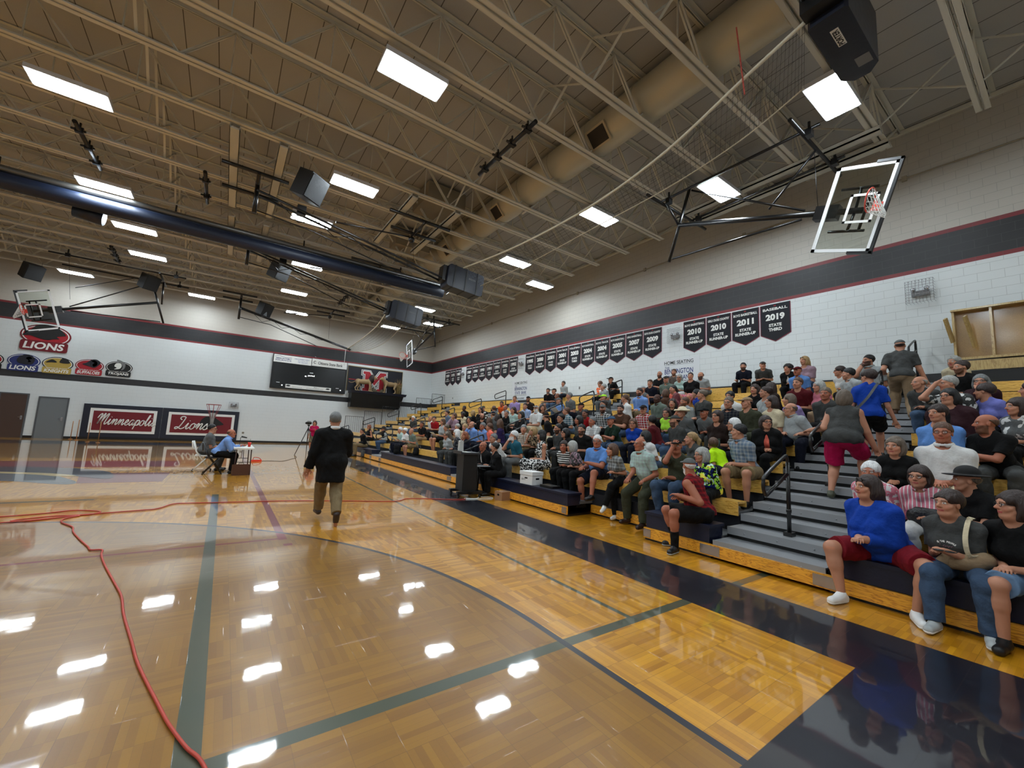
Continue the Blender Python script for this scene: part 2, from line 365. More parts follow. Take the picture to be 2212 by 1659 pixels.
# shallow channels carrying the hung gear
def hanger(x, y0, y1, what):
    b = MB(); b.box(x-.11, x+.11, y0, y1, 8.62, 8.66); b.box(x-.11, x-.095, y0, y1, 8.62, 8.74); b.box(x+.095, x+.11, y0, y1, 8.62, 8.74)
    tag(b.build('support_channel', mat('cream_channel', (.76, .76, .72), .55)), what, 'beam', 'cream channels under the joists')
hanger(-4.42, 10.6, 15.2, 'cream steel channel left of the black pipe frame near the speaker')
hanger(-3.35, 10.6, 15.2, 'cream steel channel right of the black pipe frame near the speaker')
hanger(-4.42, 16.0, 20.2, 'cream steel channel behind the rolled curtain, left of the pair')
hanger(-3.35, 16.0, 20.2, 'cream steel channel behind the rolled curtain, right of the pair')
hanger(.25, 10.6, 14.6, 'cream steel channel left of the black bar by the duct')
hanger(1.75, 10.6, 14.6, 'cream steel channel right of the black bar by the duct')
hanger(7.45, 1.2, 6.2, 'cream steel channel above the folded backstop nearest the corner')
hanger(8.1, 1.2, 6.2, 'cream steel channel beside the side wall above the folded backstop')

# ---------------------------------------------------------------- high-bay lamps
def lamp_material():
    m, nt, b = nmat('lamp_panel'); g = G(nt); X, Y, Z, V = g.xyz()
    b.inputs['Base Color'].default_value = (.9, .9, .9, 1)
    b.inputs['Emission Color'].default_value = (.83, .93, 1, 1); b.inputs['Emission Strength'].default_value = LAMP
    return m
lm = lamp_material(); lh = mat('lamp_housing', (.8, .8, .8), .4)
def lamp_label(i, x, y):
    col = 'inner' if x < 0 else 'bleacher-side'
    return ['white high-bay lamp %s' % s for s in (
        'at the upper left, above the rolled curtain', 'largest and highest near the top centre', 'beside the hanging navy pad in the top right', 'touching the rolled navy curtain at the left',
        'next to the square black speaker', 'behind the folded backstop pipes near the right wall', 'just past the rolled curtain, upper of the left pair', 'behind the long black truss',
        'below its twin past the rolled curtain on the left', 'under the long white net cord', 'alone between the duct and the side wall', 'closest to the side wall beyond the navy pads',
        'behind the second long black truss', 'above the folded backstop on the left', 'in the middle of the far ceiling', 'alone left of centre on the far ceiling',
        'below the middle lamp on the far ceiling', 'under the nearer navy pad by the truss end', 'right of the farther navy pad', 'low left of the far right backstop',
        'behind the frame of the far right backstop')][i] if i >= 0 else 'white high-bay lamp out of view behind the camera or to the left'
for i, (x, y) in enumerate(LAMPS+LAMPS_BACK):
    r = empty('ceiling_lamp', (x, y, 8.55), 0, lamp_label(i if i < len(LAMPS) else -1, x, y), 'ceiling lamp', 'high-bay lamps')
    MB().box(-.6, .6, -.26, .26, -.035, 0).build('light_panel', lm, r)
    h = MB(); h.box(-.64, .64, -.3, -.262, -.02, .08); h.box(-.64, .64, .262, .3, -.02, .08); h.box(-.64, -.602, -.262, .262, -.02, .08); h.box(.602, .64, -.262, .262, -.02, .08); h.box(-.6, .6, -.26, .26, .002, .08)
    h.build('housing', lh, r)
    c = MB(); c.tube([(-.4, 0, .08), (-.4, 0, .2)], .008, 5); c.tube([(.4, 0, .08), (.4, 0, .2)], .008, 5); c.build('hanger', chrome, r)

# ---------------------------------------------------------------- duct
d = empty('air_duct', (3.42, 0, 9.38), 0, 'round beige spiral air duct running the length of the gym above the joists', 'duct')
b = MB(); ys = np.arange(-4.8, 29.5, .6); b.tube([(0, y, 0) for y in ys], .47, 28)
for y in np.arange(-4.5, 29, 1.5): b.tube([(0, y, 0), (0, y+.03, 0)], .482, 28)
b.build('duct_body', mat('beige_duct', (.76, .73, .64), .45, .2), d)
vent_m = mat('vent_dark', (.16, .13, .1), .6)
for y, w in ((5.6, .62), (9.3, .5), (10.3, .5), (14.2, .5), (18.8, .5), (23.4, .5)):
    s = -1 if y != 9.3 else 1
    Mx = Matrix.Translation((s*.34, y, -.32)) @ Matrix.Rotation(s*math.radians(-48), 4, 'Y')
    g_ = MB(); g_.box(-.24, .24, -w/2, w/2, -.05, 0, Mx)
    v = g_.build('supply_grille', white_p if y == 9.3 else mat('beige_grille', (.72, .66, .54), .5), d)
    if y != 9.3:
        h = MB(); h.box(-.19, .19, -w/2+.05, w/2-.05, -.055, -.045, Mx); h.build('grille_slots', vent_m, v)
# duct box at the side
for q, lab in (((1.1, 2.6, 14.9, 15.7, 9.0, 9.75), 'beige sheet metal box between joists, farther of two beside the duct'), ((.9, 2.3, 11.2, 12.6, 9.25, 9.8), 'beige sheet metal box between joists, nearer of two beside the duct')):
    tag(MB().box(*q).build('duct_plenum', mat('beige_sheet', (.58, .54, .46), .6)), lab, 'duct box')

# ---------------------------------------------------------------- bleachers
XF, D, RZ = 1.66, .765, .29
def seat_z(i): return .40+RZ*i if i else .42
def deck_z(i): return max(.0, RZ*i-.03)
AIS = [1.32, 9.08, 16.84, 24.6]; HW = .66
SECT = [(-4.4, AIS[0]-HW), (AIS[0]+HW, AIS[1]-HW), (AIS[1]+HW, AIS[2]-HW), (AIS[2]+HW-1.32*0-7.76+7.76*0+0, AIS[2]+HW) ]
SECT = [(-4.4, .66), (1.98, 8.42), (9.74, 16.18), (17.5, 23.94), (25.26, 27.7)]
def wood_material(name, c1, c2, sc=(1.2, 9, 9)):
    m, nt, b = nmat(name); g = G(nt); t = g.n('TexCoord'); mp = g.n('Mapping'); mp.inputs['Scale'].default_value = sc
    nt.links.new(t.outputs['Object'], mp.inputs[0]); n = g.n('TexNoise'); n.inputs['Scale'].default_value = 1.6; n.inputs['Detail'].default_value = 4; n.inputs['Distortion'].default_value = 1.6
    nt.links.new(mp.outputs[0], n.inputs[0])
    f = g.m('FRACT', g.m('MULTIPLY', n.outputs['Fac'], 7)); f = g.m('POWER', g.m('ABSOLUTE', g.m('SUBTRACT', g.m('MULTIPLY', f, 2), 1.0)), 2.5)
    nt.links.new(g.mix(f, lin(c1), lin(c2)), b.inputs['Base Color']); b.inputs['Roughness'].default_value = .3
    b.inputs['Coat Weight'].default_value = .6; b.inputs['Coat Roughness'].default_value = .12; return m
M['seat_wood'] = wood_material('seat_wood', (.95, .76, .38), (.78, .54, .18), (9, 1.1, 9))
M['base_wood'] = wood_material('base_wood', (.92, .66, .20), (.68, .40, .10), (9, 1.3, 9))
WHERE = ['nearest the camera', 'with the largest crowd, right of centre', 'behind the black lectern', 'with the three paper readers', 'short and empty in the far corner']
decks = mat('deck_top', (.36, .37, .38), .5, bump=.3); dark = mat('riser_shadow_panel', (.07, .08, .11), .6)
for si, (y0, y1) in enumerate(SECT):
    r = empty('bleacher_section', (XF, y0, 0), 0, 'bleacher section of eleven wooden seat rows %s' % WHERE[si], 'bleachers', 'bleacher sections')
    L = y1-y0
    for i in range(11):
        x = D*i; z = seat_z(i)
        if i == 0:
            cut = {0: [(0, L)], 1: [(0, 1.05), (2.8, L)], 2: [(0, L)], 3: [(0, L)], 4: [(0, L)]}[si]
            for a, c in cut:
                b = MB(); b.box(.0, .34, a+.02, c-.02, .19, .42); b.box(-.02, .36, a, c, .385, .425); b.build('front_seat_box', navy_pl, r)
                MB().box(-.04, -.0, a, c, .035, .185).build('base_board', M['base_wood'], r)
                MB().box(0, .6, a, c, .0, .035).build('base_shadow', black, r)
                p = MB(); p.box(-.045, -.041, a+.0, a+.13, .05, .17); p.box(-.045, -.041, c-.13, c, .05, .17); p.build('lock_plate', chrome, r)
            if si == 1:
                MB().box(.62, .66, 1.05, 2.8, .035, .185).build('base_board', M['base_wood'], r)
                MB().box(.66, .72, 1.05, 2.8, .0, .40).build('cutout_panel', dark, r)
        else:
            n = max(1, round(L/2.4))
            for k in range(n):
                a, c = k*L/n, (k+1)*L/n
                b = MB(); b.box(x, x+.25, a+.006, c-.006, z-.03, z); b.box(x-.012, x+.012, a+.006, c-.006, z-.20, z); b.box(x+.23, x+.255, a+.006, c-.006, z-.09, z)
                b.build('seat_plank', M['seat_wood'], r)
            br = MB()
            for k in range(int(L/1.2)+1):
                yy = .2+k*(L-.4)/max(1, int(L/1.2)); br.beam((x+.2, yy, z-.03), (x+.04, yy, z-.42), .03, .05)
            br.build('seat_brackets', dsteel, r)
            dz = deck_z(i)
            xa = (x-D+.02) if not (i == 1 and si == 1) else x-D+.02
            if i == 1 and si == 1:
                for a, c in ((0, 1.05), (2.8, L)): MB().box(xa+.3, x+.04, a, c, dz-.05, dz).build('deck_panel', decks, r)
            else: MB().box(xa if i > 1 else xa+.3, x+.04, 0, L, dz-.05, dz).build('deck_panel', decks, r)
            # dark panel: riser plus shade of the open gap, put into its colour
            MB().box(x+.03, x+.05, 0, L, dz-.05, z-.18).build('riser_gap_shade', dark, r)
    # back filler and under-structure ends
    MB().box(D*10+.27, XW-XF-.02, 0, L, deck_z(10)-.05, 3.12).build('rear_filler', navy_p, r)
    e = MB()
    for yy in (0.0, L-.01):
        for i in range(1, 11): e.box(D*(i-1)+.35, D*i+.05, yy, yy+.01, .04, deck_z(i)-.02)
    e.build('end_panel', black, r)
AW = ['beside the woman in royal blue', 'behind the black lectern', 'right of the cowboy hat', 'in the far corner']
for ai, yc in enumerate(AIS):
    r = empty('stair_flight', (XF, yc, 0), 0, 'grey ribbed metal aisle steps up the bleachers %s' % AW[ai], 'steps', 'aisle steps')
    for j in range(21):
        x = D/2*j; z = .24+.145*j
        b = MB(); b.box(x, x+D/2+.05, -HW+.03, HW-.03, z-.02, z); b.box(x-.006, x+.02, -HW+.03, HW-.03, z-.095, z+.004)
        for q in (-.4, .0, .4): b.ellip((x-.008, q, z-.05), (.008, .012, .012), 6)
        b.build('step_tread', alu, r)
    b = MB(); b.box(-.04, 0, -HW, HW, .035, .185); b.build('base_board', M['base_wood'], r)
    b = MB(); b.box(-.045, -.041, -HW+.0, -HW+.14, .05, .17); b.box(-.045, -.041, HW-.14, HW, .05, .17); b.build('lock_plate', chrome, r)
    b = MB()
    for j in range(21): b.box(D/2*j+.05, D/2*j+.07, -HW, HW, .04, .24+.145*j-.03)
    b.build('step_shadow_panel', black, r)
    # handrails
    for k in range(6 if ai == 0 else 5):
        x0 = 1.58+1.49*k-XF; z0 = .93+.565*k
        if ai == 0 and k in (1,): pass
        rr = empty('aisle_handrail', (XF+x0, yc-.05, 0), 0, 'black tube handrail %s, %s up from the floor' % (AW[ai], ORD[k]), 'handrail', 'aisle handrails')
        P = [(0.06, 0, z0), (0, 0, z0+.08), (0, 0, z0+.17), (.07, 0, z0+.25), (.60, 0, z0+.47), (.68, 0, z0+.46), (.70, 0, z0+.38)]
        t = MB(); t.tube(smooth_pts(P, False, 5), .022, 8); t.tube([(.06, 0, z0), (.70, 0, z0+.25)], .022, 8); t.build('rail_loop', dsteel, rr)
        zf = .24+.145*int((x0+.70)/(D/2))
        t = MB(); t.tube([(.70, 0, zf), (.70, 0, z0+.40)], .026, 8); t.tube([(.70, 0, zf+.3), (.70, 0, zf+.34)], .033, 8); t.box(.64, .76, -.05, .05, zf, zf+.05); t.build('post', dsteel, rr)
# guard rails at the far end
for k in range(6):
    x = 2.75+1.22*k; zb = deck_z(int((x-XF)/D)+1); zt = 2.03+.41*k
    r = empty('guard_rail', (x, 27.66, 0), 0, 'black barred guard rail on the far bleacher end, %s step up' % ORD[k], 'railing', 'end guard rails')
    t = MB(); t.tube([(0, 0, zb), (0, 0, zt), (1.15, 0, zt), (1.15, 0, zb)], .022, 6); t.build('rail_frame', dsteel, r)
    t = MB()
    for q in range(1, 9): t.tube([(1.15*q/9, 0, zb), (1.15*q/9, 0, zt)], .009, 5)
    t.build('balusters', dsteel, r)

# ---------------------------------------------------------------- smooth bodies: blended distance field -> mesh (surface nets)
A3 = lambda *v: np.array(v, float)
def nrm(v): v = np.asarray(v, float); return v/max(1e-9, np.linalg.norm(v))
class Field:
    def __init__(s, lo, hi, h):
        s.h = h; s.lo = np.asarray(lo, float); n = np.maximum(4, np.ceil((np.asarray(hi)-s.lo)/h).astype(int)+1)
        s.ax = [(s.lo[i]+h*np.arange(n[i])).astype(np.float32) for i in range(3)]; s.F = np.full(n, 1.0, np.float32)
    def reg(s, lo, hi):
        o = []
        for i in range(3):
            a = int(max(0, np.floor((lo[i]-s.lo[i])/s.h))); b = int(min(len(s.ax[i]), np.ceil((hi[i]-s.lo[i])/s.h)+1))
            if b <= a: return None
            o.append(slice(a, b))
        return tuple(o)
    def pts(s, r): return s.ax[0][r[0]][:, None, None], s.ax[1][r[1]][None, :, None], s.ax[2][r[2]][None, None, :]
    def put(s, r, d, k, sub):
        F = s.F[r]
        if sub: s.F[r] = np.maximum(F, -d); return
        if k <= 0: s.F[r] = np.minimum(F, d); return
        h = np.clip(.5+.5*(F-d)/k, 0, 1); s.F[r] = F+(d-F)*h - k*h*(1-h)
    def cone(s, a, b, ra, rb, k=.02, sub=False, cut=None):
        a, b = np.asarray(a, float), np.asarray(b, float); m = max(ra, rb)+k+2*s.h
        r = s.reg(np.minimum(a, b)-m, np.maximum(a, b)+m)
        if r is None: return
        X, Y, Z = s.pts(r); d = b-a; L = float(d@d)+1e-9
        t = np.clip(((X-a[0])*d[0]+(Y-a[1])*d[1]+(Z-a[2])*d[2])/L, 0, 1)
        q = np.sqrt((X-a[0]-t*d[0])**2+(Y-a[1]-t*d[1])**2+(Z-a[2]-t*d[2])**2) - (ra+(rb-ra)*t)
        if cut is not None:      # flat end beyond cut*length
            c = a+d*cut; u = d/np.sqrt(L); q = np.maximum(q, (X-c[0])*u[0]+(Y-c[1])*u[1]+(Z-c[2])*u[2])
        s.put(r, q.astype(np.float32), k, sub)
    def ell(s, c, rad, R=None, k=.02, sub=False, planes=()):
        c = np.asarray(c, float); rad = np.asarray(rad, float); m = rad.max()+k+2*s.h
        r = s.reg(c-m, c+m)
        if r is None: return
        X, Y, Z = s.pts(r); X = X-c[0]; Y = Y-c[1]; Z = Z-c[2]
        if R is not None: X, Y, Z = X*R[0, 0]+Y*R[1, 0]+Z*R[2, 0], X*R[0, 1]+Y*R[1, 1]+Z*R[2, 1], X*R[0, 2]+Y*R[1, 2]+Z*R[2, 2]
        p = np.sqrt((X/rad[0])**2+(Y/rad[1])**2+(Z/rad[2])**2); p2 = np.sqrt((X/rad[0]**2)**2+(Y/rad[1]**2)**2+(Z/rad[2]**2)**2)+1e-6
        q = p*(p-1)/p2
        for n, o in planes: q = np.maximum(q, X*n[0]+Y*n[1]+Z*n[2]-o)       # keep n.p < o (local frame)
        s.put(r, q.astype(np.float32), k, sub)
    def clip(s, n, p0):
        X, Y, Z = s.pts((slice(None),)*3); s.F = np.maximum(s.F, ((X-p0[0])*n[0]+(Y-p0[1])*n[1]+(Z-p0[2])*n[2]).astype(np.float32))
    def wrinkle(s, rng, amp, fr=(26, 30, 16)):
        X, Y, Z = s.pts((slice(None),)*3); n = 0
        for k in range(3):
            a, b, c = [rng.uniform(.6, 1.3)*rng.choice((-1, 1)) for _ in range(3)]; p = rng.uniform(0, 6)
            n = n+np.sin((a*fr[0]*X+b*fr[1]*Y+c*fr[2]*Z)*(1+.5*k)+p+1.5*np.sin(7*X+9*Z+p))/(1+.5*k)
        s.F = s.F-((n/1.83+1)*amp*.55).astype(np.float32)
    def mesh(s):
        F = s.F; S = F < 0; n = F.shape
        c = sum(S[i:n[0]-1+i, j:n[1]-1+j, k:n[2]-1+k].astype(np.uint8) for i in (0, 1) for j in (0, 1) for k in (0, 1))
        act = (c > 0) & (c < 8); I = np.argwhere(act)
        if len(I) == 0: return np.zeros((0, 3)), np.zeros((0, 4), int)
        idm = np.full(act.shape, -1, np.int64); idm[act] = np.arange(len(I))
        acc = np.zeros((len(I), 3)); cnt = np.zeros(len(I))
        co = [(i, j, k) for i in (0, 1) for j in (0, 1) for k in (0, 1)]
        val = {o: F[I[:, 0]+o[0], I[:, 1]+o[1], I[:, 2]+o[2]] for o in co}
        for o in co:
            for ax in range(3):
                if o[ax]: continue
                p = list(o); p[ax] = 1; p = tuple(p); v0, v1 = val[o], val[p]; m = (v0 < 0) != (v1 < 0)
                t = np.where(m, v0/(np.where(m, v0-v1, 1)), 0); P = np.tile(np.array(o, float), (len(I), 1)); P[:, ax] = t
                acc += P*m[:, None]; cnt += m
        V = (I+acc/cnt[:, None])*s.h+s.lo
        Q = []
        for ax in range(3):
            sl0 = [slice(None)]*3; sl1 = [slice(None)]*3; sl0[ax] = slice(0, -1); sl1[ax] = slice(1, None)
            S0, S1 = S[tuple(sl0)], S[tuple(sl1)]; E = np.argwhere(S0 != S1); u, v = [(1, 2), (2, 0), (0, 1)][ax]
            E = E[(E[:, u] > 0) & (E[:, v] > 0) & (E[:, u] < n[u]-1) & (E[:, v] < n[v]-1)]
            if len(E) == 0: continue
            def cell(du, dv):
                e = E.copy(); e[:, u] -= du; e[:, v] -= dv; return idm[e[:, 0], e[:, 1], e[:, 2]]
            q = np.stack([cell(1, 1), cell(0, 1), cell(0, 0), cell(1, 0)], 1)
            fl = ~S[E[:, 0], E[:, 1], E[:, 2]]; q[fl] = q[fl][:, ::-1]; Q.append(q)
        return V, np.concatenate(Q) if Q else np.zeros((0, 4), int)
def mesh_obj(name, V, Q, m, parent, col=None):
    if len(V) == 0: return None
    me = bpy.data.meshes.new(name); me.vertices.add(len(V)); me.vertices.foreach_set('co', V.astype(np.float32).ravel())
    me.loops.add(Q.size); me.loops.foreach_set('vertex_index', Q.astype(np.int32).ravel()); me.polygons.add(len(Q))
    me.polygons.foreach_set('loop_start', np.arange(0, Q.size, 4, dtype=np.int32)); me.polygons.foreach_set('loop_total', np.full(len(Q), 4, np.int32))
    me.polygons.foreach_set('use_smooth', np.ones(len(Q), bool)); me.update(calc_edges=True); me.materials.append(m)
    if col is not None:
        at = me.color_attributes.new('Col', 'FLOAT_COLOR', 'POINT'); at.data.foreach_set('color', np.concatenate([col, np.ones((len(col), 1))], 1).astype(np.float32).ravel())
    o = bpy.data.objects.new(name, me); COL.objects.link(o)
    if parent is not None: o.parent = parent
    return o
def ik(S, T, l1, l2, pole):
    S, T = np.asarray(S, float), np.asarray(T, float); d = T-S; L = np.linalg.norm(d); L2 = min(L, (l1+l2)*.995); u = d/max(L, 1e-6); T = S+u*L2
    a = (l1*l1-l2*l2+L2*L2)/(2*L2); h = math.sqrt(max(0, l1*l1-a*a)); p = np.asarray(pole, float); p = p-u*(p@u); p = nrm(p)
    return S+u*a+p*h, T
def frame(x, z):          # orthonormal frame with columns forward, left, up
    z = nrm(z); x = nrm(np.asarray(x, float)-z*(np.asarray(x, float)@z)); return np.stack([x, np.cross(z, x), z], 1)

def person(loc, yaw_deg, label, o):
    """o: options; body faces +x of its own frame, origin on the seat (or on the ground when standing)"""
    rng = random.Random(label)
    root = empty('person', loc, math.radians(yaw_deg), label, 'person', o.get('group', 'people in the bleachers'))
    dist = (Vector(loc)-CAM).length; h = min(.019, max(.0068, dist/930))*o.get('res', 1)
    kid = o.get('kid', False); s = o.get('s', 1.0)*(.78 if kid else 1); w = o.get('w', 1.0); fem = o['sx'] == 'f'
    wt = w-1; Z = A3(0, 0, 1)
    pel = A3(*o.get('pel', (0, 0, .10*s+.02*wt))); tw = math.radians(o.get('twist', 0)); L = o.get('lean', .12); sl = o.get('side', 0)
    fwd = A3(math.cos(tw), math.sin(tw), 0); lat = A3(-math.sin(tw), math.cos(tw), 0)
    up = nrm(Z*math.cos(L)+fwd*math.sin(L)+lat*math.sin(sl)); R = frame(fwd, up); F = R[:, 0]
    sh = (.148 if fem else .168)*s*(1+.22*wt); nb = pel+up*.47*s
    hy, hp = math.radians(o.get('hyaw', 0)), math.radians(o.get('hpitch', -4))
    hf = A3(math.cos(hy)*math.cos(hp), math.sin(hy)*math.cos(hp), math.sin(hp)); H = frame(hf, Z+.001*hf)
    hs = (.94 if fem else .99)*(.93 if kid else 1); hc = nb+(up*.3+Z*.7)*.165*s*(1.05 if kid else 1)+F*.022
    def hd(x, y, z): return hc+H@(A3(x, y, z)*hs)
    shd = [nb-up*.070*s+lat*sg*sh for sg in (1, -1)]
    # arms
    pose = o.get('arms', 'lap'); la1, la2 = .285*s, .25*s; ap = []
    thk = .06+.045*w
    for i, sg in enumerate((1, -1)):
        S = shd[i]; out = lat*sg; pl = out*.28-Z*1.0-F*.5
        if o.get('hands') and o['hands'][i] is not None: T = A3(*o['hands'][i]); pl = A3(*o['poles'][i]) if o.get('poles') else pl
        elif pose == 'knees': T = A3(.34*s, sg*.14*s, .21*s+pel[2]-.1*s)
        elif pose == 'crossed': T = pel+up*(.25+.03*sg)*s+F*(.17+.06*w*.9+.02*sg)*s-out*.07; pl = out*1.2-Z+F*.4
        elif pose in ('chin', 'face') and i == o.get('arm', 1): T = hd(.12 if pose == 'chin' else .15, sg*.03, -.125 if pose == 'chin' else -.01); pl = out*.5-Z*1.2+F*.4
        elif pose in ('chin', 'face'): T = A3(.24*s, -sg*.02, .20*s+.03*wt+pel[2]-.1)
        elif pose == 'read': T = pel+fwd*(.30+.05*wt)*s+lat*sg*.11+Z*.15*s
        elif pose == 'hang': T = S-Z*.5*s+F*.05+out*.04
        elif pose == 'hold': T = pel+fwd*(.33+.1*wt)*s+lat*sg*.035+Z*.17*s
        else: T = pel+fwd*(.27+.12*wt)*s+lat*(sg*.03+.01)+Z*(.10+.03*wt)*s
        E, T = ik(S, T, la1, la2, pl); ap.append((S, E, T))
    # legs
    l1, l2 = .43*s, .42*s; lp = []; zf = o.get('zf', -.43); sp = .095*s*(1+.3*wt)*(.9 if fem else 1.05)
    for i, sg in enumerate((1, -1)):
        Hj = pel+A3(0, sg*.09*s*(1+.3*wt), -.01)
        ft = o['feet'][i] if o.get('feet') else (.37*s-.03*(i if not kid else 0)+rng.uniform(-.03, .05), sg*(sp+rng.uniform(0, .05)), zf+.085 if not kid else zf+.2)
        K, Af = ik(Hj, A3(*ft), l1, l2, A3(*(o['kpole'][i] if o.get('kpole') else (1, sg*.15*(1+2*wt), 1.0)))); lp.append((Hj, K, Af))
    fd = o.get('fdir', [(1, .12, 0), (1, -.12, 0)])
    allp = np.array([p for t in ap+lp for p in t]+[pel, nb, hc]); lo = allp.min(0)-.30; hi = allp.max(0)+.30
    fm = (1.0 if not fem else .92)*s; g1 = 1+.9*wt
    def torso(f, e):
        f.ell(pel+F*-.01, A3(.115*g1, .155*s*(1+.75*wt)+(.012 if fem else 0), .115*s)+e, R, .03)
        f.ell(pel+up*.15*s+F*(.01+.07*wt), A3(.105*s+.17*wt, .130*s+.17*wt, .14*s+.03*wt)+e, R, .05)
        f.ell(pel+up*.31*s+F*(.005+.03*wt), A3(.10*s+.07*wt, .135*s+.09*wt, .155*s)+e, R, .05)
        f.cone(shd[0], shd[1], .048*s+e+.02*wt, .048*s+e+.02*wt, .06)
        f.cone(nb-up*.02, nb+up*.03, .078*s+e*.5, .055*s, .05)
        for sg in (1, -1): f.cone(nb+up*.012+lat*sg*.045, shd[0 if sg > 0 else 1]+up*.008, .04*s+e*.6, .044*s+e, .05)
        if fem:
            for sg in (1, -1): f.ell(pel+up*.27*s+F*(.085+.09*wt)+lat*sg*.07, A3(.062, .068, .068)*(1+.5*wt)+e, R, .04)
    def arms(f, e, tA, tB):
        """sleeves reach the fraction tA of upper arm / tB of forearm"""
        for S, E, T in ap:
            ra = (.046+.040*wt)*fm
            if tA > 0: f.cone(S, E, ra+.008*fm+e, ra*.86+e, .03, cut=(tA if tB <= 0 and tA < 1 else None))
            if tB > 0: f.cone(E, T, ra*.84+e, (ra*.60 if e == 0 else ra*.66)+e*.7, .012, cut=(tB if tB < 1 else None))
    def legs(f, e, t1, t2, fl=0):
        for Hj, K, Af in lp:
            rt_ = (.083+.04*wt)*s
            f.cone(Hj, K, rt_+e, rt_*.68+e+fl, .03, cut=(t1 if t2 <= 0 and t1 < 1 else None))
            if t2 > 0:
                f.cone(K, K+(Af-K)*.38, rt_*.66+e+fl, rt_*.62+e+fl, .02); f.cone(K+(Af-K)*.3, Af, rt_*.62+e+fl, (.034*s if e == 0 else .05*s)+e*.6+fl, .02, cut=(t2 if t2 < 1 else None))
    # ------------- body
    f = Field(lo, hi, h); torso(f, 0); arms(f, 0, 1, 1); legs(f, 0, 1, 1)
    f.cone(nb-up*.03, hd(-.02, 0, -.06), .056*s+.012*wt, .054*s+.012*wt, .03)
    for i, (S, E, T) in enumerate(ap):              # hands
        sg = (1, -1)[i]; u = nrm(T-E); nrm_d = nrm(-Z*.9+F*.2) if abs(u[2]) < .8 else nrm(-F)
        if o.get('palm') and o['palm'][i] is not None: nrm_d = nrm(A3(*o['palm'][i]))
        sd = nrm(np.cross(u, nrm_d)); nd = np.cross(sd, u); q = .9*s if fem else s; rf = max(.0085*s, .55*h)
        f.cone(T-u*.015, T+u*.035*q, .027*q, .03*q, .012)
        for a in (-1, 1): f.cone(T+u*.035*q+sd*a*.02*q, T+u*.072*q+sd*a*.024*q, .017*q, .0145*q, .012)
        curl = o.get('curl', .45)
        for n_ in range(4):
            off = (n_-1.5)*.0205*q; ln = (.062, .073, .068, .052)[n_]*q
            b0 = T+u*.078*q+sd*off; b1 = b0+nrm(u+nd*curl*.6+sd*(n_-1.5)*.05)*ln*.5; b2 = b1+nrm(u*(1-curl)+nd*(.3+curl))*ln*.5
            f.cone(b0, b1, rf*1.08, rf, .004); f.cone(b1, b2, rf, rf*.85, .003)
        ts = -sg if o.get('thumbflip') else sg; tb = T+u*.01*q+sd*(-ts)*.022*q
        tm = tb+nrm(u*.7-sd*ts*.8+nd*.3)*.042*q; f.cone(tb, tm, rf*1.45, rf*1.2, .008); f.cone(tm, tm+nrm(u-sd*ts*.15+nd*.4)*.032*q, rf*1.15, rf*.95, .004)
    for i, (Hj, K, Af) in enumerate(lp):            # feet
        d = nrm(A3(*fd[i])); f.cone(Af-A3(0, 0, .02), Af+d*.13*s-A3(0, 0, .055*s)+0*Z, .034*s, .026*s, .02)
    hh = hs
    f.ell(hd(-.012, 0, .035), A3(.098, .077, .088)*hh, H, .01)
    f.ell(hd(.028, 0, -.03), A3(.068, .058, .082)*hh, H, .03)
    f.cone(hd(.07, 0, -.092), hd(.066, 0, -.088), .024*hh, .024*hh, .02)
    for sg in (1, -1):
        f.cone(hd(.045, sg*.055, -.02), hd(.06, sg*.04, -.035), .02*hh, .02*hh, .02)
        f.cone(hd(.02, sg*.058, -.05), hd(.05, sg*.04, -.085), .016*hh+.004*wt, .016*hh+.006*wt, .02)
        f.ell(hd(-.008, sg*.08, -.005), A3(.018, max(.009, .6*h), .032)*hh, H, .008)
        f.cone(hd(.084, sg*.014, .034), hd(.074, sg*.052, .036), .011, .009, .012)
        if h < .013: f.ell(hd(.099, sg*.033, .012), A3(.016, .021, .0125)*hh, H, .006, sub=True); f.ell(hd(.0745, sg*.033, .012), A3(.0145, .0165, .0135)*hh, H, .002)
    f.cone(hd(.088, 0, .018), hd(.113, 0, -.018), .009*hh, .0135*hh, .01); f.cone(hd(.098, .013, -.023), hd(.098, -.013, -.023), .009*hh, .009*hh, .008)
    if h < .013: f.ell(hd(.088, 0, -.052), A3(.011, .027, .0065)*hh, H, .006); f.ell(hd(.086, 0, -.064), A3(.011, .022, .0075)*hh, H, .006)
    if wt > .1: f.ell(hd(.02, 0, -.10), A3(.055, .06, .04)*hh, H, .03)
    V, Q = f.mesh(); base = np.array(lin(SKIN[o.get('sk', 2)])); col = np.tile(base, (len(V), 1))
    P = (V-hc)@H/hh; x, y, z = P.T; ya = np.abs(y); head = (np.abs(z) < .16) & (ya < .11) & (np.abs(x) < .14)
    def setc(m, c, a=1.0): col[m] = col[m]*(1-a)+np.array(c)*a
    hl = np.array(lin(CN[o.get('hairc', 'br')]))
    setc(head & (x > .04) & (z > -.05) & (z < -.005) & (ya > .03) & (ya < .06), base*np.array([1.05, .75, .7]), .5)
    setc(head & (x > .08) & (np.abs(z+.025) < .018) & (ya < .02), base*np.array([1.05, .8, .75]), .5)
    setc(head & (x > .07) & (np.abs(z+.057) < .0085) & (ya < .027), base*np.array([.85, .45, .45]) if not fem else np.array(lin((.68, .3, .3))))
    setc(head & (x > .076) & (np.abs(z+.058) < .0022) & (ya < .024), base*.25)
    if o.get('brow', 1): setc(head & (x > .06) & (np.abs(z-.038+ya*.08) < .0055) & (ya > .014) & (ya < .05), hl*.6+base*.1, .75)
    de = np.sqrt((x-.0745)**2+(ya-.033)**2+(z-.012)**2)
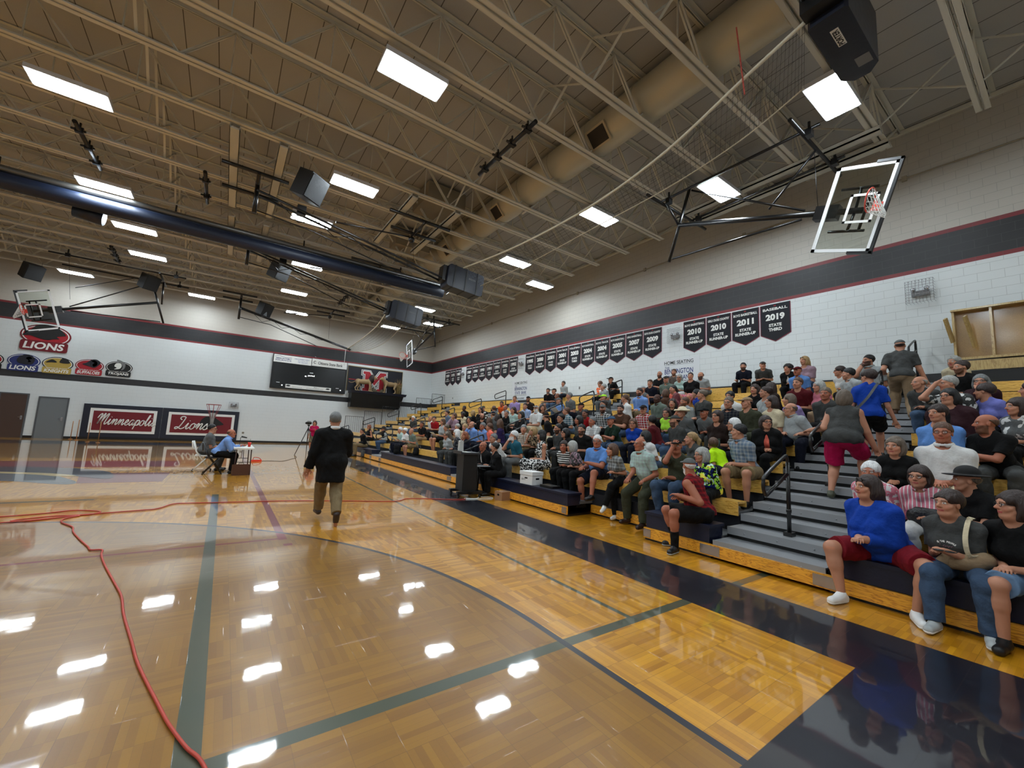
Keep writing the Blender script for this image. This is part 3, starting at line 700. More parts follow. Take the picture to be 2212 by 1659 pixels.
    if h < .013:
        setc((de < .0185) & (x > .078) & (np.abs(z-.012) < .0075), (.6, .58, .55)); setc((x > .078) & (np.hypot(ya-.033, z-.012) < .0065), (.05, .035, .03))
        setc((x > .07) & (np.abs(z-.021) < .003) & (np.abs(ya-.033) < .017), base*.25, .8)
    else: setc(head & (x > .068) & (np.abs(z-.012) < .010) & (np.abs(ya-.033) < .016), base*.25, .75)
    if o.get('beard'):
        bc = np.array(lin(CN[o['beard']]))
        setc(head & (z < -.02) & (x > -.005) & ~((z > -.04) & (x > .06) & (ya < .035)) & ~((np.abs(z+.057) < .008) & (ya < .022) & (x > .08)) & (z > -.13), bc, .85)
        setc(head & (x > .085) & (z < -.036) & (z > -.050) & (ya < .03), bc, .85)
    if o.get('knee_plaster'):
        for i in (0, 1): K = lp[i][1]; setc((np.abs(V[:, 1]-K[1]-.01) < .035) & (np.abs(V[:, 2]-K[2]-.01) < .014) & (V[:, 0] > K[0]+.03), lin((.75, .5, .38)))
    mesh_obj('body', V, Q, M['skin'], root, col)
    # ------------- clothing
    e = .009+.35*h
    def garment(name, fn, m, hh_=None):
        f = Field(lo, hi, hh_ or h); fn(f); f.wrinkle(rng, .002 if (name == 'shirt' and o.get('over')) else o.get('fold', .0105 if h < .013 else .006)); V, Q = f.mesh(); return mesh_obj(name, V, Q, m, root)
    top = o['top']; slv = top[0]; tcol = top[2:]
    def shirt(f, sleeve, ee, open_=False, longer=0):
        torso(f, ee); f.ell(pel+F*-.01, A3(.115*g1, .155*s*(1+.75*wt)+(.012 if fem else 0), .115*s)+ee+.011, R, .03)
        if longer > .1: f.cone(pel, pel-up*longer+F*.0, .165*s+.05*wt, .185*s+.06*wt, .06)
        f.clip(-up, pel-up*(.05+longer)); f.F = np.maximum(f.F, -1.0)
        arms(f, ee+.004 if sleeve != 'n' else 0, {'s': .72, 'l': 1, 'n': 0}[sleeve], .93 if sleeve == 'l' else 0)
        f.ell(nb+up*.055+F*.035, A3(.078, .072, .075)*s+.02*wt, R, 0, sub=True)
        if sleeve == 'n':
            for i in (0, 1): f.ell(shd[i]+lat*(1, -1)[i]*.052, A3(.08, .042, .10)*s, R, 0, sub=True)
        if open_:
            f.ell(pel+up*.22*s+F*(.19+.10*wt), A3(.13+.04*wt, .052, .40)*s, R, 0, sub=True)
    garment('shirt', lambda f: shirt(f, slv, e, False, o.get('hem', 0)), cloth(tcol))
    pc = tcol.split('.')[0]
    if dist < 16 and slv != 'n' and (not o.get('over') or o.get('closed')) and (pc in ('plaid', 'stripe2') or (not fem and pc in ('lb', 'sb', 'wh', 'lg', 'mt', 'ub', 'cg', 'co', 'lv')) or label.startswith('woman in glasses and royal')):
        def collar(f):
            f.ell(nb+up*.045*s-F*.004, A3(.092, .084, .042)*s+.014*wt, R, 0); f.ell(nb+up*.075*s+F*.008, A3(.070, .063, .10)*s+.012*wt, R, 0, sub=True); f.cone(nb+F*.03+up*.10, nb+F*.12-up*.06, .022, .03, 0, sub=True)
        f = Field(nb-.16, nb+.2, min(h, .011)); collar(f); V, Q = f.mesh(); mesh_obj('collar', V, Q, cloth(tcol), root)
    if o.get('over'):
        ov = o['over']; garment('jacket', lambda f: shirt(f, ov[0], e+.02, not o.get('closed'), o.get('jlen', .02)), cloth(ov[2:]))
    leg = o['legs']; lc = leg[2:]
    def trousers(f, ee=e):
        f.ell(pel+F*-.01, A3(.115*g1, .155*s*(1+.75*wt)+(.012 if fem else 0), .115*s)+ee+.003, R, .02); f.clip(up, pel+up*.05)
        if leg[0] == 'p': legs(f, ee+.004, 1, .97, .004)
        elif leg[0] == 'h': legs(f, ee+.008, .88, 0, .018)
        else:
            legs(f, ee+.02, 1, .25, .03); f.cone((lp[0][0]+lp[1][0])/2, (lp[0][1]+lp[1][1])/2, .10, .09, .05)
    garment({'p': 'trousers', 'h': 'shorts', 'k': 'skirt'}[leg[0]], trousers, cloth(lc))
    if o.get('sock'):
        def sock(f):
            for Hj, K, Af in lp: f.cone(Af+(K-Af)*.0, K, .042*s, .06*s, .01, cut=.45)
        garment('socks', sock, cloth(o['sock']))
    sc_ = o.get('shoe', 'bk')
    for i, (Hj, K, Af) in enumerate(lp):
        d = nrm(A3(*fd[i])); zb = Af[2]-.085*s; hf_ = min(h, .011)
        f = Field(Af-A3(.22, .22, .14), Af+A3(.3, .3, .09), hf_); dx = A3(d[0], d[1], 0); ez = d[2]
        hl_ = Af-d*.035-A3(0, 0, .045*s); toe = Af+d*.15*s-A3(0, 0, .052*s)
        f.cone(hl_, toe, .043*s, .038*s, .01); f.cone(Af-A3(0, 0, .01), Af+d*.05-A3(0, 0, .035), .043*s, .04*s, .02)
        if abs(ez) < .1: f.clip(A3(0, 0, -1), A3(0, 0, zb))
        V, Q = f.mesh(); so = mesh_obj('shoe', V, Q, mat('shoe_'+sc_, CN[sc_], .5), root)
        if o.get('stripe_shoe') and so:
            f = Field(Af-A3(.22, .22, .14), Af+A3(.3, .3, .09), .007); f.cone(hl_, toe, .047*s, .042*s, .01); f.clip(A3(0, 0, -1), A3(0, 0, zb)); f.clip(A3(0, 0, 1), A3(0, 0, zb+.024))
            V, Q = f.mesh(); mesh_obj('sole', V, Q, mat('sole_'+o['stripe_shoe'], CN[o['stripe_shoe']], .6), so)
    # ------------- hair and headwear
    hst, hco = o['hair'].split('.'); hco2 = o.get('hairc', hco); cen = hd(-.012, 0, .035); hlo, hhi = hc-.34, hc+.30; hr = min(h, .012)
    def hairfield(fn, wr=0):
        f = Field(hlo, hhi, hr); fn(f)
        if wr: f.wrinkle(rng, wr, (70, 70, 38))
        return f.mesh()
    def short(f, ex=.011, fr=.0):
        f.ell(hd(-.027, 0, .046), A3(.095+ex, .0775+ex*.75, .088+ex)*hs, H, 0, planes=[(nrm(A3(.62, 0, -1)), .036+fr)]+([(A3(0, 0, 1), -.012)] if caplike else []))
        if fem and ex > .009 and hst != 'b':
            for sg in (1, -1): f.ell(hd(.035, sg*.055, .052), A3(.035, .024, .04)*hs+ex*.2, H, .02)
    def curtain(f, drop, ex=.02):
        f.ell(hd(-.03, 0, -.015), A3(.092, .088, .115)*hs+ex, H, .02, planes=[(A3(1, 0, 0), .042), (A3(0, 0, -1), .115)])
        if drop:
            for sg in (1, -1): f.cone(hd(-.06, sg*.055, -.06), nb-F*(.07+.02*wt)+lat*sg*.07-up*drop, .05, .04, .05)
    caplike = hst in ('cap', 'visor', 'hat')
    def hr_fn(f):
        if hst == 's' or caplike: short(f, (.016 if fem else .0125) if not caplike else .004)
        elif hst == 'b': f.ell(cen, A3(.098, .077, .088)*hs+.005, H, 0, planes=[(nrm(A3(.9, 0, -1)), -.008), (A3(0, 0, 1), .018)])
        elif hst == 'm': short(f, .016); curtain(f, 0)
        elif hst == 'l': short(f, .014); curtain(f, .16)
        elif hst == 'p': short(f, .009); f.cone(hd(-.11, 0, .04), hd(-.145, 0, -.02), .028, .034, .02); f.cone(hd(-.145, 0, -.02), hd(-.13, 0, -.16), .034, .02, .02)
        elif hst == 'u': short(f, .009); f.ell(hd(-.10, 0, .075), A3(.045, .05, .045), H, .015)
        elif hst == 'c':
            short(f, .030)
            for k_ in range(26): a, b_ = rng.uniform(0, 6.28), rng.uniform(.1, 1.5); f.ell(cen+H@A3(-.03+.095*math.cos(a)*math.sin(b_), .095*math.sin(a)*math.sin(b_), .095*math.cos(b_)), A3(.03, .03, .03), None, .01)
    if not (hst == 'b' and o.get('shaven')):
        V, Q = hairfield(hr_fn, .005 if not caplike else .001); mesh_obj('hair', V, Q, hairmat(hco2), root)
    if hst == 'cap':
        def cp(f):
            f.ell(hd(-.010, 0, .045), A3(.107, .088, .085)*hs, H, 0, planes=[(A3(0, 0, -1), -.008)])
            f.ell(hd(.125, 0, .052), A3(.075, .066, .02)*hs, H, .004); f.ell(hd(.125, 0, .030), A3(.09, .08, .022)*hs, H, 0, sub=True)
            f.ell(hd(-.010, 0, .03), A3(.098, .078, .080)*hs, H, 0, sub=True)
        V, Q = hairfield(cp); mesh_obj('cap', V, Q, cloth(hco), root)
    elif hst == 'visor':
        def vs(f):
            f.ell(hd(-.010, 0, .045), A3(.107, .086, .085)*hs, H, 0, planes=[(A3(0, 0, -1), -.0), (A3(0, 0, 1), .03)]); f.ell(hd(.125, 0, .055), A3(.07, .066, .012)*hs, H, .004)
        V, Q = hairfield(vs); mesh_obj('visor', V, Q, cloth(hco), root)
    elif hst == 'hat':
        def ht(f):
            f.ell(hd(-.012, 0, .085), A3(.105, .085, .085)*hs, H, .01, planes=[(A3(0, 0, -1), .03)])
            f.ell(hd(0, 0, .062), A3(.19, .15, .013)*hs+(0 if h < .012 else .002), H, .01)
            if hco != 'bk' or o.get('cowboy'):
                for sg in (1, -1): f.cone(hd(-.10, sg*.125, .078), hd(.10, sg*.125, .078), .022, .022, .03)
                f.ell(hd(0, 0, .18), A3(.09, .022, .025), H, .01, sub=True)
        V, Q = hairfield(ht); mesh_obj('hat', V, Q, mat('felt_'+hco, CN[hco], .8), root)
    ex = o.get('extra', '')
    if ex in ('gl', 'sg'):
        t = MB(); up_ = .0 if ex == 'gl' else .075; xo = .098 if ex == 'gl' else .075; rr = max(.0022, h*.25)
        for sg in (1, -1):
            ring = [tuple(hd(xo+.006*math.cos(a), sg*.034+.024*math.cos(a), .010+up_+.018*math.sin(a))) for a in np.linspace(0, 2*math.pi, 13)[:-1]]
            t.tube(ring, rr, 5, cyc=True)
            t.tube([tuple(hd(xo, sg*.058, .015+up_)), tuple(hd(xo-.10, sg*.084, .012+up_))], rr, 5)
            if ex == 'sg': t.add(ring, [tuple(range(12))])
        t.tube([tuple(hd(xo+.004, .012, .014+up_)), tuple(hd(xo+.004, -.012, .014+up_))], rr, 5)
        t.build('glasses', black, root)
    root['_'] = 0; del root['_']
    return root, dict(pel=pel, nb=nb, hc=hc, H=H, F=F, lat=lat, up=up, ap=ap, lp=lp, hd=hd, s=s, R=R)

# ---------------------------------------------------------------- the audience (row, y, head height offset, look direction | style | label)
PEOPLE = '''0 20.81 0.06 180|h=s.bk t=l.bk g=p.kh a=lap sx=m|person in black jacket and khaki trousers alone at the far end of the lower bleachers
1 20.80 0.00 193|h=m.au t=n.bk g=p.bk a=read sx=f|woman in black sleeveless top reading papers on the far bleachers
1 18.40 -0.06 177|h=hat.bk t=l.lg o=n.bk g=p.dn a=lap sx=m|person in black cowboy hat, black vest and blue jeans
1 16.23 -0.04 199|h=s.wh t=s.mt g=p.nv a=read sx=m|white-haired man in pale green tee holding open papers
1 15.64 -0.05 194|h=s.wh t=s.wh g=p.nv a=read sx=f|white-haired woman in white blouse beside the man reading papers
1 14.85 -0.05 188|h=b.gy t=s.cg g=h.kh a=read sx=m|balding man in grey-green tee and khaki shorts holding a paper
3 18.74 -0.03 218|h=s.wh t=s.ch g=p.dn a=lap sx=m|white-haired man in slate tee behind the three paper readers
2 15.74 -0.04 217|h=s.db t=s.bk g=p.tn a=knees sx=m sk=3|ruddy man in black polo and tan trousers leaning on his knees
3 16.58 -0.04 191|h=b.br t=s.wh g=p.nv a=lap sx=m|balding man in white shirt left of the red polo
3 16.17 -0.05 225|h=s.db t=s.rd g=p.bk a=lap sx=m|dark-haired man in bright red polo shirt
2 13.81 0.11 184|h=l.br t=s.lg g=h.bk a=read sx=f|long-haired brunette in light grey tee looking down at a page
4 16.37 -0.02 163|h=s.db t=l.bg g=p.bk a=lap sx=m|dark-haired man in blue-grey shirt sitting in profile behind the red polo
3 14.22 0.07 192|h=m.br t=l.pg g=p.br a=chin sx=f|brown-haired woman in mauve blouse with a hand at her mouth
5 16.22 -0.04 211|h=s.bk t=l.bk g=p.bk a=lap sx=m sk=5|dark-skinned man in black shirt in front of a handrail
4 14.70 -0.10 201|h=s.bk t=s.cr g=p.bk a=lap sx=f sk=5|dark-skinned woman in cream and tan vest
3 12.98 -0.06 230|h=l.bk t=s.floral.ch.br g=p.bk a=lap sx=f|smiling young woman with long black hair and dark patterned top
4 13.92 -0.04 90|h=m.bd t=s.bk g=p.bk a=lap sx=f ex=sg|blonde woman in black tee with sunglasses pushed up on her hair
4 13.52 0.11 204|h=l.db t=l.bk g=p.bk a=lap sx=f|dark-haired woman in black beside the camouflage cap
5 14.44 -0.07 218|h=cap.ol t=l.camo.bk.wh g=p.dn a=lap sx=m|man in camouflage cap and black and white jacket
3 11.97 0.05 239|h=b.bk t=s.bk g=p.bk a=lap sx=m bd=bk ex=gl|bald man with black beard and glasses in black tee
5 13.39 -0.09 72|h=s.br t=s.gy g=p.dn a=lap sx=m|brown-haired person in grey seen from behind left of the orange shirt
4 12.18 -0.10 87|h=cap.nv t=l.gy g=p.dn a=lap sx=m|person in navy cap seen from behind
3 10.87 0.02 66|h=l.db t=s.ch g=p.dn a=lap sx=f|dark-haired woman seen from behind under the navy cap
2 9.64 0.16 76|h=l.br t=s.pu g=p.nv a=lap sx=f|brown-haired woman in dark purple tee facing the wall
3 11.26 -0.09 77|h=l.br t=s.tn g=p.bk a=lap sx=f|brunette in tan blouse left of the purple tee
6 14.10 -0.14 226|h=s.bk t=s.or g=p.bk a=lap sx=m sk=3|man in bright orange shirt on the middle bleachers
5 12.68 -0.07 205|h=b.br t=s.wh g=p.bk a=lap sx=m sk=3|ruddy balding man in white tee beside the orange shirt
4 11.47 -0.07 215|h=s.gy t=l.bk g=p.bk a=crossed sx=m|grey-stubbled man in black sweater below the orange shirt
6 13.23 0.08 224|h=s.br t=s.lv g=p.kh a=lap sx=m|brown-haired man in lavender polo beneath the far bank banner
6 12.19 0.03 222|h=cap.bk t=s.db g=p.bk a=knees sx=m bd=db|man in black cap and dark brown tee near the far bank banner
5 11.33 -0.04 207|h=s.db t=s.plaid.lb.wh g=p.dn a=lap sx=m|man with cropped hair in pale blue plaid shirt
4 11.01 0.03 194|h=l.db t=s.mt g=p.bk a=lap sx=f|dark-haired woman beside the man with folded arms in black sweater
3 9.61 0.15 173|h=m.bk t=l.bk g=p.dn a=crossed sx=m w=1.15|man in black sweater with folded arms behind a metal handrail
4 9.81 0.08 206|h=visor.wh t=s.wh g=p.cr a=knees sx=m bd=wh ex=sg|white-bearded man in white visor, white polo and pale trousers
5 10.35 -0.11 250|h=l.db t=l.br g=p.bk a=lap sx=f|long-haired woman in brown top smiling upward
2 11.26 0.01 175|h=b.gy t=l.lb g=p.nv a=chin sx=m|bald man in light blue dress shirt resting his chin
2 10.60 -0.03 193|h=s.gy t=s.lb g=p.nv a=lap sx=m sk=3|grey-haired man in sky blue polo looking down
2 10.12 -0.04 142|h=s.br t=s.co g=p.nv a=lap sx=m|brown-haired man in coral polo seen from the side
1 8.46 0.00 181|h=s.gy t=l.wh g=p.gy a=knees sx=m ln=25|grey-haired man in white dress shirt bending forward behind the reporters
1 7.62 0.03 149|h=s.wh t=s.tl g=p.gy a=chin sx=m bd=wh w=1.1|white-bearded man in dark teal shirt holding his chin
2 8.35 -0.06 228|h=s.gy t=s.plaid.tn.wh g=p.kh a=lap sx=m|grey-haired man in tan checked shirt facing forward
2 7.72 -0.10 156|h=m.bd t=s.floral.tn.bk g=p.bk a=chin sx=f|blonde woman in glasses turned sideways by the floral dress
1 6.63 0.14 130|h=l.bk t=n.floral.bk.wh g=k.floral.bk.wh a=lap sx=f|black-haired woman in black and white floral dress
2 11.84 -0.07 201|h=m.bd t=s.cr g=p.tn a=lap sx=f|short-haired blonde woman in cream blouse
2 12.33 -0.08 202|h=s.sv t=s.cr g=p.tn a=lap sx=f|silver-haired woman in pale top left of the short-haired blonde
2 13.07 -0.13 173|h=s.gb t=l.tp g=p.ol a=lap sx=f|older woman in taupe cardigan left of the silver-haired woman
1 10.88 0.00 142|h=l.wh t=l.floral.nv.gy g=p.ch a=lap sx=f|woman with long white hair and navy flowered jacket
1 10.39 -0.05 181|h=l.au t=l.nv g=p.bk a=lap sx=f|woman with long red hair and dark denim jacket
1 11.59 -0.09 198|h=s.gb t=l.lg g=p.ch a=lap sx=f ex=gl|short-haired woman in glasses and pale grey blouse in the front rows
8 12.79 -0.03 219|h=s.db t=s.bk g=h.gy a=knees sx=m bd=gy ex=sg|grey-bearded man in black printed tee with sunglasses on his head
8 12.33 -0.05 159|h=cap.bk t=s.bk g=p.dn a=knees sx=m|man in black cap and black tee on the second highest row
10 13.47 -0.06 187|h=s.db t=l.lg g=p.nv a=lap sx=m|man in pale grey shirt leaning on the wall near the far bank banner
7 11.13 -0.09 153|h=b.bk t=s.ch g=p.dn a=lap sx=m sk=4|shaven-headed man in charcoal tee leaning toward the grey cap
6 10.22 -0.09 168|h=cap.gy t=s.lb g=p.nv a=read sx=m|man in grey cap and light blue shirt holding papers
6 9.67 0.05 156|h=s.gy t=s.gy g=p.nv a=lap sx=m|grey-haired man in grey shirt behind the grey cap
4 8.15 -0.03 147|h=s.br t=s.plaid.tl.wh g=p.dn a=lap sx=m|brown-haired man in teal checked shirt
3 8.14 0.04 79|h=cap.bk t=s.bk g=p.cr a=lap sx=m|man in black cap and black tee turned away with pale trousers
3 7.56 0.00 167|h=s.bk t=s.bk g=p.bk a=lap sx=m ex=gl|black-haired man in dark glasses and black tee
5 8.25 -0.12 169|h=cap.bk t=s.ch g=p.bk a=lap sx=m sk=3|red-faced man in black cap behind the dark-haired woman in profile
4 7.31 -0.11 184|h=s.bk t=s.rd g=p.bk a=lap sx=m sk=4|dark-haired man in deep red tee
9 10.40 -0.07 177|h=s.br t=s.camo.or.wh g=p.bk a=lap sx=f ex=gl|woman in orange camouflage shirt on the highest rows
8 9.45 -0.04 142|h=s.sv t=s.lg g=p.gy a=lap sx=m|silver-haired man in light grey tee next to the orange camouflage
10 10.37 -0.17 160|h=cap.bk t=s.bk g=p.bk a=knees sx=m ex=gl w=1.25|big man in black cap and black tee against the wall
6 8.06 -0.06 162|h=cap.lm t=s.ch g=p.bk a=lap sx=m|person in green and grey cap and dark clothes behind a handrail
5 7.37 -0.06 162|h=s.db t=l.gy g=p.bk a=lap sx=m ex=sg|person with sunglasses on dark hair behind the grey cap and beard
4 6.76 0.02 212|h=cap.gy t=l.plaid.ch.wh g=p.bk a=lap sx=m bd=bk|bearded man in grey cap and charcoal and white plaid shirt
4 6.11 -0.01 199|h=s.db t=s.br g=p.dn a=crossed sx=m bd=db w=1.3 ex=sg|large bearded man in brown tee with sunglasses on his head
5 6.57 0.07 119|h=p.br t=l.wh g=p.dn a=lap sx=f|woman with brown ponytail and white long-sleeved top
6 6.68 0.04 177|h=s.db t=l.lb g=p.kh a=lap sx=m bd=db|moustached man in light blue work shirt
7 7.12 -0.05 157|h=cap.lg t=n.gy g=h.bk a=lap sx=f|grey-capped person with bare arms behind the moustached man
8 7.44 -0.04 196|h=s.br t=s.nv g=p.nv a=lap sx=m ex=sg|young man in navy tee with sunglasses on his head
3 6.83 -0.04 150|h=m.bk t=s.ch g=p.bk a=lap sx=f sk=3|dark-haired woman with flushed face in profile
3 6.35 -0.07 178|h=s.gy t=s.plaid.wh.lg g=p.nv a=crossed sx=m sk=3|grey-haired man with folded arms in white checked shirt
3 5.70 -0.05 160|h=cap.cb t=s.gn g=p.dn a=crossed sx=m sk=3|man in blue and cream cap and dark green tee
4 5.38 -0.02 196|h=cap.rb t=s.plaid.rd.wh g=p.dn a=lap sx=m ex=gl|man in black and orange cap and red plaid shirt
3 5.07 -0.13 203|h=m.br t=s.ub g=p.nv a=lap sx=f ex=gl|woman in glasses and royal blue button-up shirt
2 6.81 -0.02 168|h=p.bk t=l.ch g=p.ch a=lap sx=m bd=bk ex=gl|man in dark glasses and charcoal shirt with tied back hair
2 6.41 -0.14 156|h=m.bk t=s.bk g=p.bk a=lap sx=f ex=gl|dark-haired woman in glasses peering past the black tee
2 6.01 -0.02 200|h=s.bk t=s.bk g=p.bk a=lap sx=m bd=bk w=1.1|man with black goatee and black tee behind the grey-haired lady
1 5.73 -0.12 212|h=m.db t=s.stripe.wh.bk g=p.bk a=lap sx=f sk=3|woman in black and white striped top with pink bag
1 5.32 -0.10 115|h=m.sv t=s.floral.ch.pg g=p.bk a=lap sx=f|grey-haired woman in dark flowered blouse beside the striped top
1 4.81 0.02 213|h=s.wh t=s.sb g=h.nv a=crossed sx=m w=1.3 ex=gl sk=3|large white-haired man in sky blue shirt and navy shorts
1 4.24 -0.10 150|h=m.br t=s.plaid.gy.lg g=p.bk a=lap sx=f shoe=wh xl=1|brown-haired woman in grey patterned top with crossed legs and white shoes
1 3.65 -0.04 156|h=b.wh t=s.plaid.mt.lg g=p.ol a=knees sx=m w=1.15 sk=3 shoe=db ex=gl|white-haired man in pale green shirt, olive trousers and brown boots
9 7.59 0.06 194|h=b.bk t=s.bk g=p.bk a=crossed sx=m bd=db|bald bearded man in black polo below the near bank banner
10 7.56 -0.05 193|h=s.br t=s.tp g=p.dn a=lap sx=m bd=br|brown-haired man in taupe shirt in front of the near bank banner
8 6.82 0.03 194|h=cap.ch t=s.cg g=h.dn a=lap sx=m|man in dark cap and sage shirt
9 6.81 -0.12 192|h=m.sv t=s.mt g=p.wh a=lap sx=f ex=gl|grey-blonde woman in sunglasses and mint blouse
8 5.98 0.07 201|h=p.db t=s.bk g=h.pk a=lap sx=f|smiling young woman in black printed tee with tied back hair
9 6.00 -0.09 169|h=b.bk t=s.lg g=p.gy a=lap sx=m bd=bk w=1.1|bald man with long dark beard in light grey tee
7 5.96 -0.11 152|h=p.bk t=n.co g=p.bk a=lap sx=f|dark ponytailed woman in pink sleeveless top
6 5.74 -0.01 44|h=m.br t=s.br g=p.dn a=lap sx=f|brown-haired person seen from behind left of the dark ponytail
5 5.47 0.03 165|h=b.bk t=s.cg g=p.bk a=lap sx=m sk=5|dark-skinned bald man in grey-green shirt
5 5.07 -0.09 198|h=l.db t=s.bk g=p.bk a=lap sx=f|woman with long dark hair and black tee behind the cowboy hat
6 5.35 -0.11 42|h=l.mr t=l.mr g=p.bk a=lap sx=f|person with dark red hair and maroon top seen from behind
5 4.28 0.10 129|h=s.gb t=l.ch g=p.bk a=lap sx=m|grey-brown haired man in charcoal jacket in profile
6 4.77 -0.08 100|h=s.bk t=s.ub g=p.bk a=lap sx=m|person in blue shirt behind the charcoal jacket
5 4.68 -0.07 156|h=s.br t=s.lg g=p.gy a=chin sx=m bd=br sk=3|brown-haired man in light grey shirt leaning on his hand
10 5.15 -0.08 200|h=s.bk t=s.nv g=p.bk a=knees sx=m bd=bk|bearded man in navy tee on the top row between the banners and stairs
10 4.57 -0.24 213|h=cap.ch t=s.ch g=p.bk a=lap sx=m|man in dark cap and charcoal tee on the top row
9 3.52 -0.13 170|h=c.bk t=s.wh o=l.bk g=p.bk a=lap sx=f|woman with dark curly hair, black jacket and white top
8 3.05 -0.03 169|h=cap.mr t=s.sb g=p.dn a=lap sx=m sk=3|man in maroon cap and sky blue tee
6 2.51 0.03 169|h=s.br t=s.mr g=p.bk a=lap sx=m|brown-haired teenager in dark maroon tee
6 3.39 -0.04 168|h=l.db t=s.bk g=p.bk a=lap sx=f|smiling woman in black tee above the white blouse
5 2.84 0.07 122|h=u.db t=s.lg g=p.bk a=lap sx=f|woman with dark bun and pale grey tee in profile
6 2.99 -0.02 81|h=l.db t=l.db g=p.bk a=lap sx=f|woman with big brown hair and brown top turned away
4 2.45 0.13 132|h=l.db t=s.cr g=p.bk a=lap sx=f|brown-haired woman in cream top behind the big bald man
5 2.30 -0.09 119|h=m.gb t=s.lv g=p.bk a=lap sx=f|woman in lavender tee with grey-brown hair
5 3.59 0.01 176|h=s.bk t=l.wh g=p.bk a=lap sx=f|short dark-haired woman in white open blouse
4 3.29 0.09 181|h=s.gb t=l.plaid.nv.ch g=p.nv a=lap sx=m ex=gl|grey-haired man in glasses and dark blue checked shirt
4 2.85 0.07 144|h=cap.tn t=l.ol g=p.ol a=lap sx=m|young man in camouflage cap and olive shirt
4 2.05 -0.06 120|h=b.gb t=s.lg g=p.nv a=knees sx=m w=1.4 ex=gl|big bald man in glasses and pale grey shirt, hand on his knee
4 4.70 -0.10 188|h=m.db t=n.lm g=p.dn a=lap sx=f ex=gl|woman in glasses and lime green top
3 4.48 -0.04 65|h=s.bk t=l.mr g=p.dn a=lap sx=m|black-haired man in maroon shirt turned away
3 3.96 -0.04 132|h=cap.ch t=s.ch g=p.dn a=lap sx=m bd=db w=1.15|bearded man in charcoal cap and charcoal polo in profile
4 4.20 -0.12 151|h=hat.cr t=l.gy g=p.dn a=lap sx=m|man in cream cowboy hat and grey shirt looking down
4 3.69 -0.13 169|h=cap.bk t=s.gy g=p.ch a=lap sx=m sk=3|old man in black cap and grey button-up shirt
3 3.07 0.04 167|h=m.db t=s.db g=p.bk a=lap sx=f ex=gl|dark-haired woman in glasses right of the old man in black cap
3 2.68 -0.09 125|h=m.wh t=s.stripe.lg.gy g=p.nv a=lap sx=f ex=gl|white bob-haired woman in pale grey tee with green tumbler
2 2.24 0.03 115|h=s.bk t=s.plaid.bg.lg g=h.kh a=lap sx=m w=1.1|black-haired man in blue-grey plaid shirt and khaki shorts
3 2.27 -0.05 228|h=m.db t=s.co o=l.bk g=p.bk a=lap sx=f ex=gl|dark-haired woman in coral blouse and black cardigan
2 3.04 -0.10 125|h=p.bd t=l.ch g=p.dn a=lap sx=f ex=sg|blonde with tied back hair and charcoal top in profile
2 4.04 -0.11 130|h=m.bk t=s.wh g=p.dn a=lap sx=f|dark-haired woman in white tee seen from the side
1 3.00 0.03 202|h=cap.bk t=s.ol g=p.dn a=face sx=m w=1.15 sk=3|man in black cap and olive tee covering his eyes with a hand
1 2.47 -0.05 149|h=m.sv t=l.floral.nv.lm g=p.bk a=lap sx=f ex=gl ln=15|grey-haired woman in glasses and blue green and yellow floral blouse
0 2.20 0.06 60|h=cap.gy t=n.plaid.mr.rd g=h.bk a=lap sx=m bd=wh w=1.25 sk=3 sock=bk shoe=bk|white-bearded man in grey cap, sleeveless maroon plaid shirt and black shorts
2 2.64 -0.16 42|h=s.br t=s.nl g=h.nv a=lap sx=m k=1|small boy in neon yellow tee
8 2.10 -0.12 115|h=s.db t=l.wh g=p.bk a=lap sx=f ex=gl|dark-haired person in glasses peeking out left of the big bearded man
7 1.77 -0.01 104|h=s.bk t=l.lg g=p.bk a=lap sx=m|black-haired person with pale printed shirt in front of the big bearded man
8 1.66 0.07 138|h=s.bk t=s.lg g=p.ch a=chin sx=m bd=bk w=1.3|big bearded man in light grey tee on the top row by the stairs
6 2.11 -0.05 137|h=m.sv t=s.pk g=p.tn a=lap sx=f|grey-haired woman in pale pink top behind the old man
5 1.78 -0.01 177|h=s.gb t=l.ch g=p.bk a=lap sx=m sk=3|old man in dark green-grey shirt facing forward by the stairs
8 0.37 -0.09 157|h=m.sv t=l.cr g=p.tn a=lap sx=f|silver-haired woman in cream shirt beneath the plywood box
7 0.17 -0.03 131|h=s.db t=l.bk g=p.bk a=lap sx=m bd=br|brown-haired bearded man in black jacket beneath the plywood box
6 0.53 -0.04 129|h=b.sv t=l.ch g=p.dn a=lap sx=m ln=20|balding grey man in dark blue shirt bowing his head
5 0.12 0.07 127|h=s.sv t=s.camo.ch.wh g=p.dn a=face sx=m|grey-haired man with a hand on his forehead
6 -0.08 -0.14 175|h=l.gy t=l.dm g=p.bk a=chin sx=f ex=gl|long grey-haired woman in dark maroon top with folded hands
5 -0.31 -0.05 84|h=s.db t=s.vl g=p.bk a=lap sx=f|short dark-haired woman in periwinkle tee
4 0.08 0.12 152|h=l.bk t=s.bk o=l.dm g=p.dn a=lap sx=f ex=gl w=1.25|smiling woman with long black hair, glasses and plum cardigan
3 0.10 0.09 148|h=s.db t=s.sb g=p.bk a=lap sx=f|brown-haired woman in light blue tee leaning behind the white shirt
2 -0.03 0.19 178|h=s.br t=s.wh g=p.cr a=lap sx=m w=1.08 ex=gl sk=3|man in glasses and white button-up shirt
2 0.37 -0.08 166|h=m.gb t=l.bk g=p.bk a=lap sx=f ex=star|curly grey-haired woman in black top with red stars
3 -0.41 -0.04 109|h=b.br t=s.bk g=p.ch a=crossed sx=m bd=br w=1.15 sk=3|bald bearded man in black v-neck tee with crossed arms
4 -0.60 -0.06 123|h=m.db t=s.camo.gy.wh g=p.bk a=lap sx=f|person in grey and white tie-dyed tee at the edge of the stands
